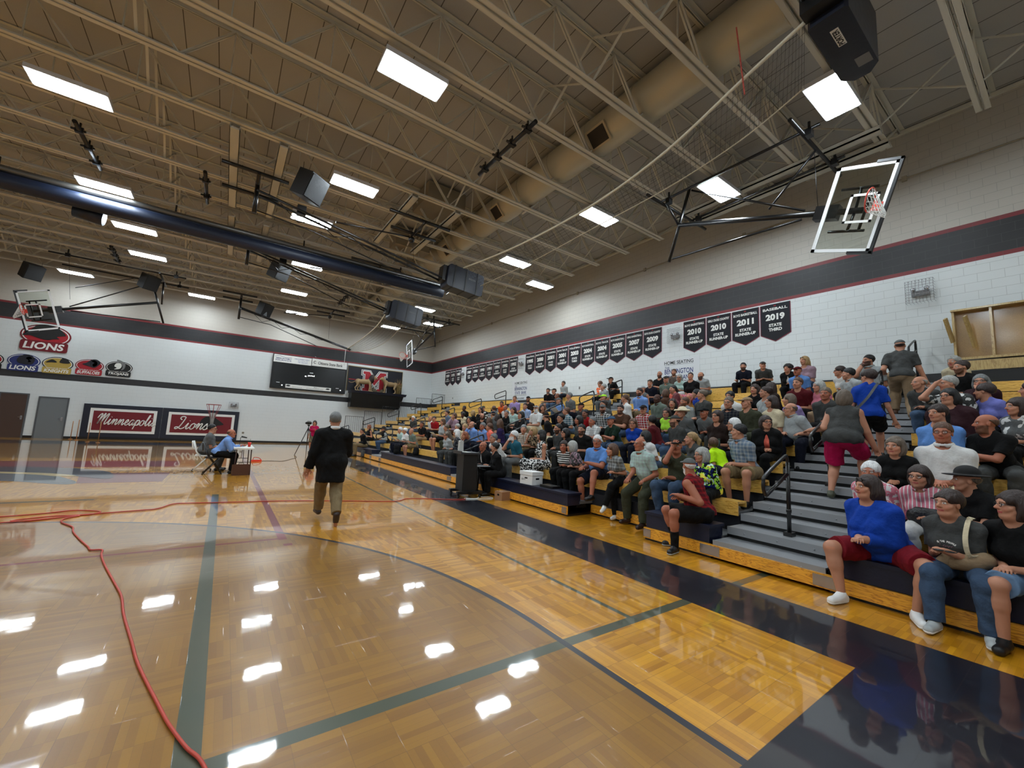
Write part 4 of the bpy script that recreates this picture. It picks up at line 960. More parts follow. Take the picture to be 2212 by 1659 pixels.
1 0.40 -0.10 178|h=s.wh t=s.floral.pk.wh g=p.wh a=lap sx=f sk=3|older woman with cropped white hair and pink and white flowered blouse
1 -0.02 -0.12 169|h=m.db t=l.stripe2.pk.wh g=p.wh a=lap sx=f ex=gl|older woman with brown bob, glasses and pink striped shirt
1 -0.45 -0.10 110|h=hat.bk t=s.bk g=p.gy a=crossed sx=f|woman in black brimmed hat and black top
0 0.22 -0.03 138|h=l.db t=l.ub g=h.sr a=lap sx=f w=1.5 ex=sg shoe=wh|woman in royal blue long-sleeved shirt and maroon shorts with white trainers
0 -0.32 -0.04 147|h=s.db t=s.ch g=p.dn a=hold sx=f w=1.1 shoe=lg|woman in charcoal printed tee, jeans and grey trainers holding sunglasses
0 -0.73 0.00 123|h=m.db t=s.bk g=h.lj a=lap sx=f w=1.1 ex=gl shoe=bk|person in black tee and light denim shorts at the near end of the front row
5 -0.71 -0.05 92|h=m.db t=l.tl g=p.bk a=lap sx=f|person in bright teal sleeves at the edge of the upper rows'''
def parse(t):
    d = {}
    for k in t.split(): a, b = k.split('=', 1); d[a] = b
    return d
def seated(row, y, e, hy, t, label, **kw):
    d = parse(t); kid = d.get('k') == '1'; w = float(d.get('w', 1))
    hs = (.55 if kid else .72)+max(-.16, min(.16, e)); s = min(1.10, max(.9, (hs-.1)/.615)) if not kid else 1.0
    cosL = ((hs-.1)/(s*(.78 if kid else 1))-.168)/.47; L = math.acos(max(.86, min(.992, cosL)))
    if 'ln' in d: L = math.radians(float(d['ln'])+10)
    body = 180.0; rel = (hy-body+180) % 360-180; tw = max(-45, min(45, rel*.45)); hyaw = max(-75, min(75, rel-tw))+tw
    by = 0
    if abs(rel) > 110: by = math.copysign(min(60, abs(rel)-80), rel); hyaw = rel-by; hyaw = max(-95, min(95, hyaw)); tw = max(-50, min(50, hyaw*.5))
    h = d.get('h', 's.br'); hst, hco = h.split('.'); hairc = {'cap': d.get('bd', 'db'), 'hat': 'gb', 'visor': 'wh'}.get(hst, hco)
    rs = random.Random(label)
    a = dict(sx=d.get('sx', 'm'), s=s, w=w, lean=L, twist=tw, hyaw=hyaw, hpitch=rs.uniform(-10, 2), arms=d.get('a', 'lap'), hair=h, hairc=hairc, kid=kid, sk=int(d.get('sk', 2)),
             top=d['t'], legs=d.get('g', 'p.dn'), beard=d.get('bd'), over=d.get('o'), extra=d.get('ex', ''), shoe=d.get('shoe', 'bk'), sock=d.get('sock'))
    if 'looking down' in label or 'reading' in label or 'bowing' in label or 'papers' in label: a['hpitch'] = -28
    if 'upward' in label: a['hpitch'] = 22
    if row == 0: a['zf'] = -.42
    a['side'] = rs.uniform(-.05, .05)
    a.update(kw)
    x = XF+D*row+(.13 if row else .17)
    return person((x, y, seat_z(row)+.005), body+by, label, a)
SPECIAL = {}
def near_override(label):
    if 'royal blue long-sleeved' in label:
        return dict(feet=[(.45, -.30, -.335), (.36, .30, -.335)][::1] and [(.33, .27, -.335), (.40, -.27, -.335)], fdir=[(1, .45, 0), (1, -.25, 0)], kpole=[(.6, .6, 1), (.6, -.6, 1)], stripe_shoe='wh', knee_plaster=1, s=1.03, hpitch=2, curl=.6)
    if 'maroon plaid' in label:
        return dict(feet=[(.42, .16, -.335), (.30, -.20, -.335)], fdir=[(.8, .9, 0), (1, .0, 0)], stripe_shoe='lg', hands=[(.33, .10, .34), (.30, .02, .30)], s=1.05)
    if 'charcoal printed' in label: return dict(feet=[(.36, .18, -.335), (.42, -.14, -.335)], stripe_shoe='wh', curl=.7)
    if 'olive trousers' in label: return dict(feet=[(.40, .20, -.585), (.30, -.20, -.585)], s=1.05, hands=[(.34, .20, .14), (.42, -.10, .13)])
    if 'crossed legs' in label: return dict(feet=[(.50, .02, -.42), (.24, .06, -.60)], kpole=[(1, 0, 1), (1, 0, 1)], fdir=[(.9, .3, -.3), (1, .2, 0)])
    if 'navy shorts' in label and 'sky blue' in label: return dict(feet=[(.55, .30, -.585+.3), (.36, -.1, -.50)], hands=[None, (.40, -.10, .20)])
    if 'light denim' in label: return dict(feet=[(.36, .18, -.335), (.40, -.16, -.335)])
    return {}
import time; T0 = time.time()
HELD = []
for ln in PEOPLE.strip().split('\n'):
    a, t, label = ln.split('|'); r, y, e, hy = a.split()
    kw = near_override(label)
    if 'far end of the lower' in label: y = '19.3'
    p, J = seated(int(r), float(y), float(e), float(hy), t, label, **kw)
    HELD.append((label, p, J))
print('people', len(HELD), round(time.time()-T0, 1), 's')

# ---------------------------------------------------------------- things on the end wall
def fb(t): return lambda u, v: (u, YB-t, v)
def slab(mb, pts, t0, t1): return mb.prism(pts, lambda u, v, t: (u, YB-t, v), t0, t1)
def rectp(x0, x1, z0, z1, r=0):
    if r <= 0: return [(x0, z0), (x1, z0), (x1, z1), (x0, z1)]
    o = []
    for cx, cz, a0 in ((x1-r, z0+r, -90), (x1-r, z1-r, 0), (x0+r, z1-r, 90), (x0+r, z0+r, 180)):
        o += [(cx+r*math.cos(math.radians(a0+k*22.5)), cz+r*math.sin(math.radians(a0+k*22.5))) for k in range(5)]
    return o
whitep = mat('white_print', (.88, .88, .86), .6); blackp = mat('black_print', (.03, .03, .035), .6); greyp = mat('grey_print', (.45, .45, .45), .6); goldp = mat('gold_print', (.68, .57, .25), .6)
redp = mat('red_print', (.62, .06, .12), .6); bluep = mat('blue_print', (.13, .18, .42), .6); dnavy = mat('dark_navy_print', (.04, .045, .10), .6)
# script lettering drawn as strokes on a 0..1 high letter box
SCRIPT = {
 'M': ([[(0, .55), (.12, .85), (.25, .95), (.28, .8), (.15, .05), (.2, .3), (.5, .95), (.55, .85), (.42, .05), (.5, .35), (.8, .95), (.88, .85), (.75, .2), (.82, .02), (1.0, .2)]], 1.0),
 'i': ([[(0, .15), (.16, .5), (.1, .12), (.18, .0), (.34, .17)], [(.2, .68), (.22, .71)]], .34),
 'n': ([[(0, .15), (.12, .48), (.2, .42), (.12, .02), (.3, .42), (.42, .5), (.45, .38), (.4, .1), (.47, 0), (.6, .17)]], .6),
 'e': ([[(0, .15), (.2, .24), (.32, .38), (.24, .5), (.1, .3), (.12, .06), (.26, 0), (.44, .17)]], .44),
 'a': ([[(.38, .44), (.22, .5), (.06, .3), (.06, .06), (.2, 0), (.36, .3), (.4, .48), (.34, .12), (.4, 0), (.54, .17)]], .54),
 'p': ([[(0, .15), (.14, .5), (.08, .1), (.0, -.35)], [(.1, .3), (.28, .5), (.4, .36), (.3, .05), (.12, .04), (.3, .02), (.46, .15)]], .46),
 'o': ([[(.28, .5), (.1, .38), (.06, .1), (.2, 0), (.36, .14), (.36, .4), (.26, .5), (.36, .4), (.5, .42)]], .48),
 'l': ([[(0, .15), (.2, .6), (.3, .92), (.22, .95), (.12, .5), (.12, .08), (.2, 0), (.34, .17)]], .34),
 's': ([[(0, .15), (.22, .5), (.24, .4), (.34, .2), (.28, .03), (.1, 0), (.05, .08)], [(.28, .03), (.45, .15)]], .42),
 'L': ([[(.35, .75), (.2, .85), (.25, 1.0), (.5, 1.0), (.55, .85), (.4, .3), (.25, .05), (.08, 0), (.05, .12), (.2, .15), (.5, 0), (.75, .12)]], .78)}
def script(mb, txt, fn, u0, v0, size, r, wk=.9):
    u = u0
    for ch in txt:
        st, w = SCRIPT[ch]
        for P in st:
            mb.tube([fn(u+(x+.28*y)*size*wk, v0+y*size) for x, y in smooth_pts(P, False, 4)], r, 5)
        u += w*size*wk
def wall_pad(x0, x1, word, label):
    r = empty('wall_pad', ((x0+x1)/2, YB, 0), 0, label, 'wall pad', 'padded mats on the end wall'); c = (x0+x1)/2
    f = lambda t: (lambda u, v: (u-c, -t, v))
    def sl(pts, t0, t1, n, m, par=r): b = MB(); b.prism(pts, lambda u, v, t: (u-c, -t, v), t0, t1); return b.build(n, m, par)
    sl(rectp(x0, x1, .12, 1.92), .005, .07, 'navy_border', navy_p)
    sl(rectp(x0+.28, x1-.22, .36, 1.70), .07, .085, 'white_frame', whitep)
    p = sl(rectp(x0+.42, x1-.36, .50, 1.56), .085, .10, 'maroon_panel', maroon_p)
    b = MB(); tot = sum(SCRIPT[ch][1] for ch in word)
    if word == 'Minneapolis': script(b, word, f(.11), x0+.55, .82, .62, .026, .72)
    else:
        script(b, word, f(.11), x0+.60, .72, .72, .03, .85)
    b.build('script_lettering', whitep, p)
    return p, c
wall_pad(-10.15, -6.87, 'Minneapolis', 'navy bordered maroon wall pad with white script Minneapolis')
p, c = wall_pad(-6.85, -3.10, 'Lions', 'navy bordered maroon wall pad with white script Lions and a black lion head')
b = MB(); b.prism([(-5.05+u*.72, 1.02+v*.72) for u, v in smooth_pts([(0, .1), (.1, .45), (.45, .72), (.9, .68), (1.25, .45), (1.65, .1), (1.45, .0), (1.2, -.05), (1.1, -.28), (.8, -.3), (.4, -.42), (.1, -.25)])], lambda u, v, t: (u-c, -t, v), .10, .112)
b.build('lion_head_print', blackp, p)

def emblem(cx, cz, w, label, words, base, oval, head, lettering, small=None, big=False):
    r = empty('wall_emblem', (cx, YB, cz), 0, label, 'wall sign', 'school emblems on the end wall'); k = w/2
    def sl(pts, t0, t1, n, m, par=r): b = MB(); b.prism([(u*k, v*k) for u, v in pts], lambda u, v, t: (u, -t, v), t0, t1); return b.build(n, m, par)
    sl(ellpts(0, .12, 1, .62), .002, .03, 'oval_plate', oval[0]); sl(ellpts(0, .12, .93, .55), .03, .036, 'oval_rim', whitep); sl(ellpts(0, .12, .88, .51), .036, .04, 'oval_field', oval[1])
    bn = sl(rectp(-.93, .93, -.80, -.22, .12), .03, .045, 'name_plate', base)
    for n, m, pts in head: sl(smooth_pts([(a*.86, b_*.86+.12) for a, b_ in pts], True, 4), .041+.002*len(n) % .004, .05+.0015*(len(n) % 5), n, m)
    b = MB(); put_text(b, words, lambda u, v: (u*k, -.047, v*k), 0, -.56 if small else -.5, 1.55, .30 if small else .40, .03, .15)
    if small: put_text(b, small, lambda u, v: (u*k, -.047, v*k), 0, -.32, 1.35, .10, .01)
    b.build('lettering', lettering, bn)
LH = [(-1.05, -.12), (-.7, .3), (-.45, .62), (0, .72), (.45, .6), (.8, .3), (.9, .12), (.78, .08), (.5, -.02), (.62, -.15), (.35, -.2), (.1, -.3), (-.35, -.22), (-.7, -.1)]
emblem(-12.0, 5.25, 1.85, 'large maroon and black lion head emblem reading LIONS above the row', 'LIONS', maroon_p, (maroon_p, redp), [('mane', blackp, LH), ('muzzle_line', whitep, [(.12, .42), (.3, .5), (.16, .38), (.1, .1), (.28, -.06), (.08, .05), (.04, .3)])], whitep)
emblem(-12.6, 3.85, 1.15, 'blue oval emblem reading LIONS', 'LIONS', bluep, (bluep, bluep), [('mane', dnavy, [(-.5, .0), (-.3, .5), (.2, .7), (.6, .5), (.75, .2), (.55, -.3), (-.2, -.3)]), ('face', whitep, [(.1, .3), (.35, .5), (.55, .3), (.35, .2), (.5, -.02), (.3, -.1), (.3, .1)])], whitep)
emblem(-11.4, 3.86, 1.15, 'gold oval emblem reading KNIGHTS', 'KNIGHTS', goldp, (dnavy, goldp), [('shield', blackp, [(-.9, .05), (-.5, .4), (-.2, .3), (-.1, .12), (-.5, .1)]), ('helmet', blackp, [(.1, .2), (.3, .65), (.7, .5), (.9, .2), (.7, .1), (.3, .1)]), ('visor_line', whitep, [(.2, .3), (.45, .5), (.8, .3), (.45, .38)])], whitep, 'MARQUE ROCK')
emblem(-10.2, 3.92, 1.12, 'red oval emblem reading BUFFALOES', 'BUFFALOES', redp, (maroon_p, redp), [('bison_mane', dnavy, [(-.6, .1), (-.3, .3), (.1, .7), (.5, .75), (.85, .45), (.7, .1), (.4, -.2), (0, -.1)]), ('bison_head', whitep, [(.1, .5), (.3, .68), (.55, .5), (.6, .15), (.35, -.1), (.2, .15), (.35, .35)])], whitep, 'REPUBLIC COUNTY')
emblem(-9.02, 3.97, 1.12, 'black oval emblem reading TROJANS', 'TROJANS', blackp, (blackp, blackp), [('crest', greyp, [(-.25, .9), (.2, .75), (.5, .4), (.45, -.1), (.2, -.3), (.3, .1), (.1, .5), (-.2, .65)]), ('helmet', whitep, [(-.3, .45), (.05, .5), (.2, .2), (.05, -.15), (-.4, -.25), (-.2, -.05), (-.42, .1)])], whitep, 'SOUTHEAST OF SALINE')
emblem(-13.85, 3.8, 1.15, 'black and red oval emblem cut by the left edge of the view', 'CARDINALS', blackp, (blackp, redp), [('bird_head', blackp, [(-.6, .3), (0, .6), (.7, .4), (.3, .1), (-.2, -.1)])], whitep)

# video scoreboard
r = empty('video_scoreboard', (.77, YB, 0), 0, 'wide black video scoreboard with white sponsor panels on the end wall', 'scoreboard')
o_ = .77
def sl(pts, t0, t1, n, m, par=r): b = MB(); b.prism([(u-o_, v) for u, v in pts], lambda u, v, t: (u, -t, v), t0, t1); return b.build(n, m, par)
sl(rectp(-1.62, 3.14, 3.66, 5.97), .002, .22, 'cabinet', blackp)
f1 = lambda t: (lambda u, v: (u-o_, -t, v))
a = sl(rectp(-1.58, .72, 5.42, 5.93), .22, .24, 'sponsor_panel', whitep); b2 = sl(rectp(.76, 3.10, 5.44, 5.95), .22, .24, 'sponsor_panel', whitep)
b = MB(); put_text(b, 'AMERICAN FAMILY', f1(.245), -1.0, 5.68, .95, .10, .02); put_text(b, 'INSURANCE', f1(.245), -1.0, 5.56, .95, .08, .02)
b.tube([(x-o_, -.245, z) for x, z in ((-1.52, 5.78), (-1.25, 5.86), (-.9, 5.76), (-.52, 5.80))], .01, 4)
b.build('lettering', bluep, a)
b = MB(); put_text(b, 'CHRIS EICKENBERRY AGENCY', f1(.245), .12, 5.76, .95, .07, .01); put_text(b, 'Minneapolis, KS', f1(.245), .18, 5.64, .6, .06, .01); put_text(b, '785-392-3333', f1(.245), .18, 5.54, .6, .055, .01); b.build('lettering', mat('slate_blue_print', (.35, .4, .62), .6), a)
b = MB(); put_text(b, 'Citizens State Bank', f1(.245), 1.97, 5.68, 1.65, .20, .015); b.tube([(x-o_, -.245, z) for x, z in [(.95+.08*math.cos(t), 5.70+.09*math.sin(t)) for t in np.linspace(.8, 5.5, 10)]], .016, 5); b.build('lettering', blackp, b2)
s_ = sl(rectp(-1.50, 3.04, 3.75, 5.36), .22, .228, 'screen', mat('screen_black', (.05, .055, .06), .25))
glow = mat('screen_glow', (1, 1, 1), .5, emit=((1, 1, 1), .3))
b = MB(); put_text(b, 'period', f1(.235), .80, 4.70, .42, .15, .02); b.box(.40-o_, .50-o_, -.236, -.229, 4.60, 4.68); b.box(.68-o_, .90-o_, -.236, -.229, 4.90, 4.915)
b.box(-1.28-o_, -1.08-o_, -.236, -.229, 4.05, 4.062); b.box(2.48-o_, 2.68-o_, -.236, -.229, 4.0, 4.012)
for x, z in ((-.93, 3.88), (2.80, 3.88)): b.prism(ellpts(x-o_, z, .045, .045, 12), lambda u, v, t: (u, -t, v), .229, .236)
b.build('lit_characters', glow, s_)
t_ = sl(rectp(-.72, 2.16, 3.74, 3.98), .228, .24, 'ticker_strip', mat('ticker_white', (.78, .78, .76), .5, emit=((.8, .8, .8), .05)), s_)
b = MB(); put_text(b, 'www.usd239.org', f1(.243), 1.1, 3.82, 1.1, .06, .02); put_text(b, 'Miller', f1(.243), 1.15, 3.92, .22, .05, .01); put_text(b, 'sponsors', f1(.243), -.02, 3.81, .6, .04, .01)
for x in (-.55, 1.95): b.prism([(x-o_+u*.16, 3.86+v*.11) for u, v in LH], lambda u, v, t: (u, -t, v), .24, .244)
b.build('lettering', blackp, t_)
b = MB(); b.tube([(.9, YB-.02, 6.12), (.9, YB-.18, 6.14), (1.0, YB-.22, 6.05)], .012, 6); tag(b.build('gooseneck_lamp', chrome), 'small gooseneck fixture above the scoreboard', 'fixture')

# lion niche
r = empty('display_niche', (5.35, YB-.002, 3.95), 0, 'navy display niche with a rope border above a black ledge on the end wall', 'display niche')
b = MB(); b.prism(rectp(-2.1, 2.05, 0, 1.85), lambda u, v, t: (u, -t, v), .004, .03); b.build('back_panel', dnavy, r)
b = MB()
b.tube([(-2.1, -.04, 0), (-2.1, -.04, 1.85), (2.05, -.04, 1.85), (2.05, -.04, 0)], .03, 6); b.build('rope_border', mat('tan_rope', (.60, .53, .36), .8, bump=1, bscale=40), r)
b = MB(); b.add([(-1.95, 0, -.18), (2.05, 0, -.18), (-1.95, -1.0, -.18), (2.1, -1.0, -.18), (-1.95, 0, .0), (2.05, 0, .0), (-2.0, -1.05, .0), (2.15, -1.05, .0)], [(0, 1, 3, 2), (4, 6, 7, 5), (0, 4, 5, 1), (2, 3, 7, 6), (0, 2, 6, 4), (1, 5, 7, 3)]); b.build('ledge_top', navy_p, r)
b = MB(); b.add([(-1.9, 0, -1.2), (1.7, 0, -1.2), (-1.9, -.75, -1.2), (1.7, -.75, -1.2), (-1.9, 0, -.18), (1.95, 0, -.18), (-1.9, -.95, -.18), (1.95, -.95, -.18)], [(0, 1, 3, 2), (4, 6, 7, 5), (0, 4, 5, 1), (2, 3, 7, 6), (0, 2, 6, 4), (1, 5, 7, 3)]); b.build('ledge_box', black, r)
b = MB(); b.box(-2.0, 2.0, -.032, -.03, .86, .90); b.box(-2.0, 2.0, -.032, -.03, .83, .845); b.build('pinstripe', redp, r)
ML = [(0, 0), (.38, 0), (.38, .16), (.30, .16), (.30, .62), (.5, .28), (.7, .62), (.7, .16), (.62, .16), (.62, 0), (1, 0), (1, .16), (.92, .16), (.92, .84), (1, .84), (1, 1), (.72, 1), (.5, .6), (.28, 1), (0, 1), (0, .84), (.08, .84), (.08, .16), (0, .16)]
def grow(P, d):
    n = len(P); o = []
    for i in range(n):
        p0, p1, p2 = P[i-1], P[i], P[(i+1) % n]; e1 = Vector((p1[0]-p0[0], p1[1]-p0[1])).normalized(); e2 = Vector((p2[0]-p1[0], p2[1]-p1[1])).normalized()
        n1 = Vector((e1.y, -e1.x)); n2 = Vector((e2.y, -e2.x)); m = (n1+n2); m = m/max(.35, m.length_squared)*2 if m.length > .1 else n1; o.append((p1[0]+m.x*d, p1[1]+m.y*d))
    return o
r = empty('letter_m', (5.2, YB-.05, 4.02), 0, 'large block letter M in red with white and navy outlines in the niche', 'letter')
for n, dd, t0, t1, m in (('outer_outline', .07, .0, .05, whitep), ('navy_outline', .045, .05, .07, dnavy), ('white_outline', .022, .07, .09, whitep), ('red_face', -.012, .09, .11, redp)):
    b = MB(); b.prism([(u*1.75-.87, v*1.5) for u, v in grow(ML, dd)], lambda u, v, t: (u, -t, v), t0, t1); b.build(n, m, r)
furm = {}
def lion(loc, rz, label, mane):
    r = empty('lion_statue', loc, rz, label, 'statue'); f = Field((-1.1, -.35, -.05), (1.1, .35, 1.5), .02)
    f.ell((0, 0, .72), (.48, .17, .19), None, .05); f.ell((.38, 0, .76), (.2, .19, .22), None, .06); f.ell((-.42, 0, .72), (.2, .17, .2), None, .06)
    f.cone((.45, 0, .85), (.66, 0, 1.02), .15, .13, .06)
    hz = 1.08; f.ell((.72, 0, hz), (.14, .12, .13), None, .04); f.cone((.78, 0, hz-.03), (.90, 0, hz-.06), .075, .06, .03)
    for s in (1, -1):
        f.ell((.66, s*.1, hz+.11), (.03, .035, .04), None, .02)
        fx = .10 if s > 0 else -.05
        f.cone((.42, s*.11, .68), (.45+fx*.5, s*.11, .36), .085, .055, .04); f.cone((.45+fx*.5, s*.11, .36), (.44+fx, s*.11, .07), .05, .04, .02); f.cone((.44+fx, s*.11, .04), (.54+fx, s*.11, .03), .05, .045, .02)
        bx = .08 if s > 0 else -.1
        f.cone((-.42, s*.10, .66), (-.36+bx, s*.11, .40), .11, .065, .04); f.cone((-.36+bx, s*.11, .40), (-.50+bx, s*.11, .24), .055, .04, .02); f.cone((-.50+bx, s*.11, .24), (-.45+bx, s*.11, .06), .04, .035, .02); f.cone((-.45+bx, s*.11, .04), (-.35+bx, s*.11, .03), .045, .04, .02)
    P = [(-.58, 0, .74), (-.75, 0, .62), (-.9, 0, .58), (-1.05, 0, .64)]
    for a, b_ in zip(P, P[1:]): f.cone(a, b_, .028, .022, .01)
    V, Q = f.mesh(); c = np.tile(np.array(lin((.60, .50, .36))), (len(V), 1)); mesh_obj('body', V, Q, M['skin'], r, c)
    if mane:
        f = Field((.1, -.45, .5), (1.05, .45, 1.5), .02); f.ell((.56, 0, 1.0), (.22, .25, .30), None, .03, planes=[(nrm(A3(1, 0, .0)), .13)]); f.ell((.46, 0, .82), (.2, .2, .24), None, .05)
        V, Q = f.mesh(); mesh_obj('mane', V, Q, hairmat('db'), r)
    b = MB()
    for s in (1, -1): b.ellip((.80, s*.06, hz+.04), (.015, .015, .015), 6)
    b.ellip((.955, 0, hz-.04), (.02, .03, .018), 6); b.build('eyes_and_nose', black, r)
lion((4.35, YB-.50, 3.955), math.radians(-12), 'maned lion statue standing at the left of the letter M', True)
lion((6.35, YB-.45, 3.955), math.radians(180+14), 'maneless lioness statue standing at the right of the letter M', False)
b = MB(); rg = random.Random(4)
for i in range(46):
    x = 7.05+rg.uniform(-.12, .12); y = YB-.3+rg.uniform(-.1, .1); b.tube([(x, y, 3.95), (x+rg.uniform(-.1, .1), y, 4.5), (x+rg.uniform(-.3, .3), y, 4.7+rg.uniform(0, .5))], [.012, .009, .002], 4)
tag(b.build('dry_grass_tuft', mat('dry_grass', (.60, .50, .30), .8)), 'tuft of dry tan grass at the right end of the niche', 'dried grass', kind='stuff')
b = MB(); rg = random.Random(5)
V = []
for k in range(7):
    b.ellip((4.95+k*.17, YB-.22, 4.02+.1*math.sin(k*1.3)), (.16, .16, .2+.05*math.cos(k)), 8)
tag(b.build('rock_prop', mat('rock_tan', (.36, .31, .24), .9, bump=1, bscale=12)), 'brown rock base between the two lion statues', 'rock')
# end wall small fittings
b = MB(); b.prism(rectp(-2.84, -2.72, .55, .66), lambda u, v, t: (u, YB-t, v), 0, .012); tag(b.build('wall_outlet', mat('tan_plate', (.45, .42, .36), .5)), 'small outlet plate low on the end wall right of the pads', 'outlet')
def cage(loc, ax, label, w=.5, hgt=.55):
    r = empty('caged_emergency_light', loc, 0, label, 'emergency light', 'caged emergency lights'); t = MB()
    def P(a, d, c): return (a, -d, c) if ax == 'x' else (-d, a, c)
    for i in range(9):
        a = -w/2+w*i/8; t.tube([P(a, 0, -hgt/2), P(a, .2, -hgt/2), P(a, .2, hgt/2), P(a, 0, hgt/2)], .004, 4)
    for i in range(9):
        c = -hgt/2+hgt*i/8; t.tube([P(-w/2, 0, c), P(-w/2, .2, c), P(w/2, .2, c), P(w/2, 0, c)], .004, 4)
    t.build('wire_guard', chrome, r)
    b = MB(); b.box(*((-.16, .16, -.09, 0, -.09, .03) if ax == 'x' else (-.09, 0, -.16, .16, -.09, .03))); b.build('light_body', greyp, r)
    for s in (-1, 1):
        b = MB(); b.ellip(P(s*.12, .10, .07), (.055, .055, .055), 8); b.build('lamp_head', chrome, r)
cage((-3.46, YB-.005, 2.32), 'x', 'caged emergency light on the end wall above the right pad', .5, .4)
for y, w in ((1.14, 'above the gathered crowd near the plywood box'), (7.86, 'between the 2009 and first 2010 banners'), (17.77, 'between the 1992 and 1995 banners'), (24.85, 'between the first three banners and the next seven')):
    cage((XW-.005, y, 5.47), 'y', 'caged emergency light on the side wall %s' % w)

# ---------------------------------------------------------------- side wall banners
def fw_(y0, t): return lambda u, v: (XW-t, y0-u, v)
B1 = [('1959', 'BASKETBALL', 1), ('1975', 'BOYS TRACK', 0), ('1988', 'GIRLS TRACK', 0)]
B2 = [('1989', 'BOYS TRACK', 0), ('1990', 'GIRLS TRACK', 1), ('1990', 'BOYS TRACK', 1), ('1991', 'GIRLS TRACK', 0), ('1991', 'BOYS TRACK', 1), ('1992', 'BOYS BASKETBALL', 0), ('1992', 'GIRLS TRACK', 1)]
B3 = [('1995', 'VOLLEYBALL', 0), ('2000', 'BOYS TRACK', 1), ('2001', 'BOYS BASKETBALL', 0), ('2001', 'BOYS TRACK', 1), ('2003', 'VOLLEYBALL', 0), ('2004', 'BOYS BASKETBALL', 1), ('2004', 'BOYS TRACK', 1),
      ('2005', 'BOYS BASKETBALL', 1), ('2007', 'GIRLS BASKETBALL', 1), ('2009', 'BOYS CROSS COUNTRY', 1)]
B4 = [('2010', 'BOYS BASKETBALL', 1), ('2010', 'GIRLS CROSS COUNTRY', 1), ('2011', 'BOYS BASKETBALL', 1), ('2019', 'BASEBALL', 0)]
mtrim = mat('maroon_trim', (.45, .1, .2), .6); bfab = mat('banner_fabric', (.03, .035, .08), .75)
for grp, ya, yb in ((B1, 27.79, 25.12), (B2, 24.43, 18.13), (B3, 17.41, 8.46), (B4, 7.56, 3.97)):
    n = len(grp); wd = (ya-yb)/n
    for i, (yr, sp, ru) in enumerate(grp):
        yc = ya-wd*(i+.5)
        r = empty('championship_banner', (XW, yc, 5.95), 0, 'navy pennant banner reading %s %s STATE %s' % (sp, yr, 'RUNNER-UP' if ru else 'THIRD'), 'banner', 'state pennants on the side wall')
        P = [(-wd/2+.015, 0), (-wd/2+.015, -.98), (0, -1.21), (wd/2-.015, -.98), (wd/2-.015, 0)]
        b = MB(); b.prism(P, lambda u, v, t: (-t, -u, v), .006, .012); b.build('trim_edge', mtrim, r)
        q = [(-wd/2+.035, -.0), (-wd/2+.035, -.965), (0, -1.185), (wd/2-.035, -.965), (wd/2-.035, 0)]
        b = MB(); b.prism(q, lambda u, v, t: (-t, -u, v), .012, .016); b.build('pennant_cloth', bfab, r)
        f = lambda u, v: (-.018, -u, v); b = MB()
        put_text(b, sp, f, 0, -.16, min(wd*.84, .075*len(sp)+.1), .085, .03); put_text(b, yr, f, 0, -.42, wd*.60, .21, .05)
        put_text(b, 'STATE', f, 0, -.68, wd*.40, .10, .04); put_text(b, 'RUNNER-UP' if ru else 'THIRD', f, 0, -.82, wd*(.72 if ru else .42), .10, .04)
        b.build('lettering', whitep, r)
        b = MB(); put_text(b, 'M', f, 0, -.06, .06, .045, .03); b.build('small_emblem', redp, r)
def bank(yc, zt, label):
    r = empty('bank_banner', (XW, yc, zt), 0, label, 'banner', 'bank banners on the side wall')
    b = MB(); b.prism([(-.82, -1.15), (.82, -1.15), (.84, 0), (-.84, -.02)], lambda u, v, t: (-t, -u, v), .003, .008); b.build('vinyl_sheet', mat('vinyl_white', (.82, .83, .84), .45, bump=.6, bscale=3), r)
    f = lambda u, v: (-.011, -u, v)
    b = MB(); put_text(b, 'HOME SEATING', f, 0, -.14, 1.2, .13, .012); b.box(-.011, -.0105, -.6, .6, -.235, -.228); put_text(b, 'GO LIONS', f, 0, -1.05, .7, .10, .02)
    put_text(b, 'BENNINGTON  SALINA  ABILENE  MINNEAPOLIS', f, 0, -.86, 1.15, .05, .005); b.build('black_lettering', blackp, r)
    b = MB(); put_text(b, 'THE', f, -.48, -.33, .2, .08, .01); put_text(b, 'BENNINGTON', f, 0, -.48, 1.18, .19, .015); put_text(b, 'STATE', f, -.30, -.72, .5, .17, .015); put_text(b, 'BANK', f, .32, -.72, .46, .17, .015); b.build('navy_lettering', bluep, r)
bank(7.75, 4.60, 'white bank banner behind the upper rows beneath the 2009 and 2010 pennants')
bank(17.75, 4.50, 'white bank banner beneath the 1992 and 1995 pennants')
for y in (12.98, 26.28): b = MB(); b.box(XW-.012, XW, y-.04, y+.04, 3.72, 3.84); tag(b.build('wall_switch', greyp), 'small grey plate on the side wall %s' % ('near the man in black cap' if y < 20 else 'above the empty far rows'), 'switch plate')

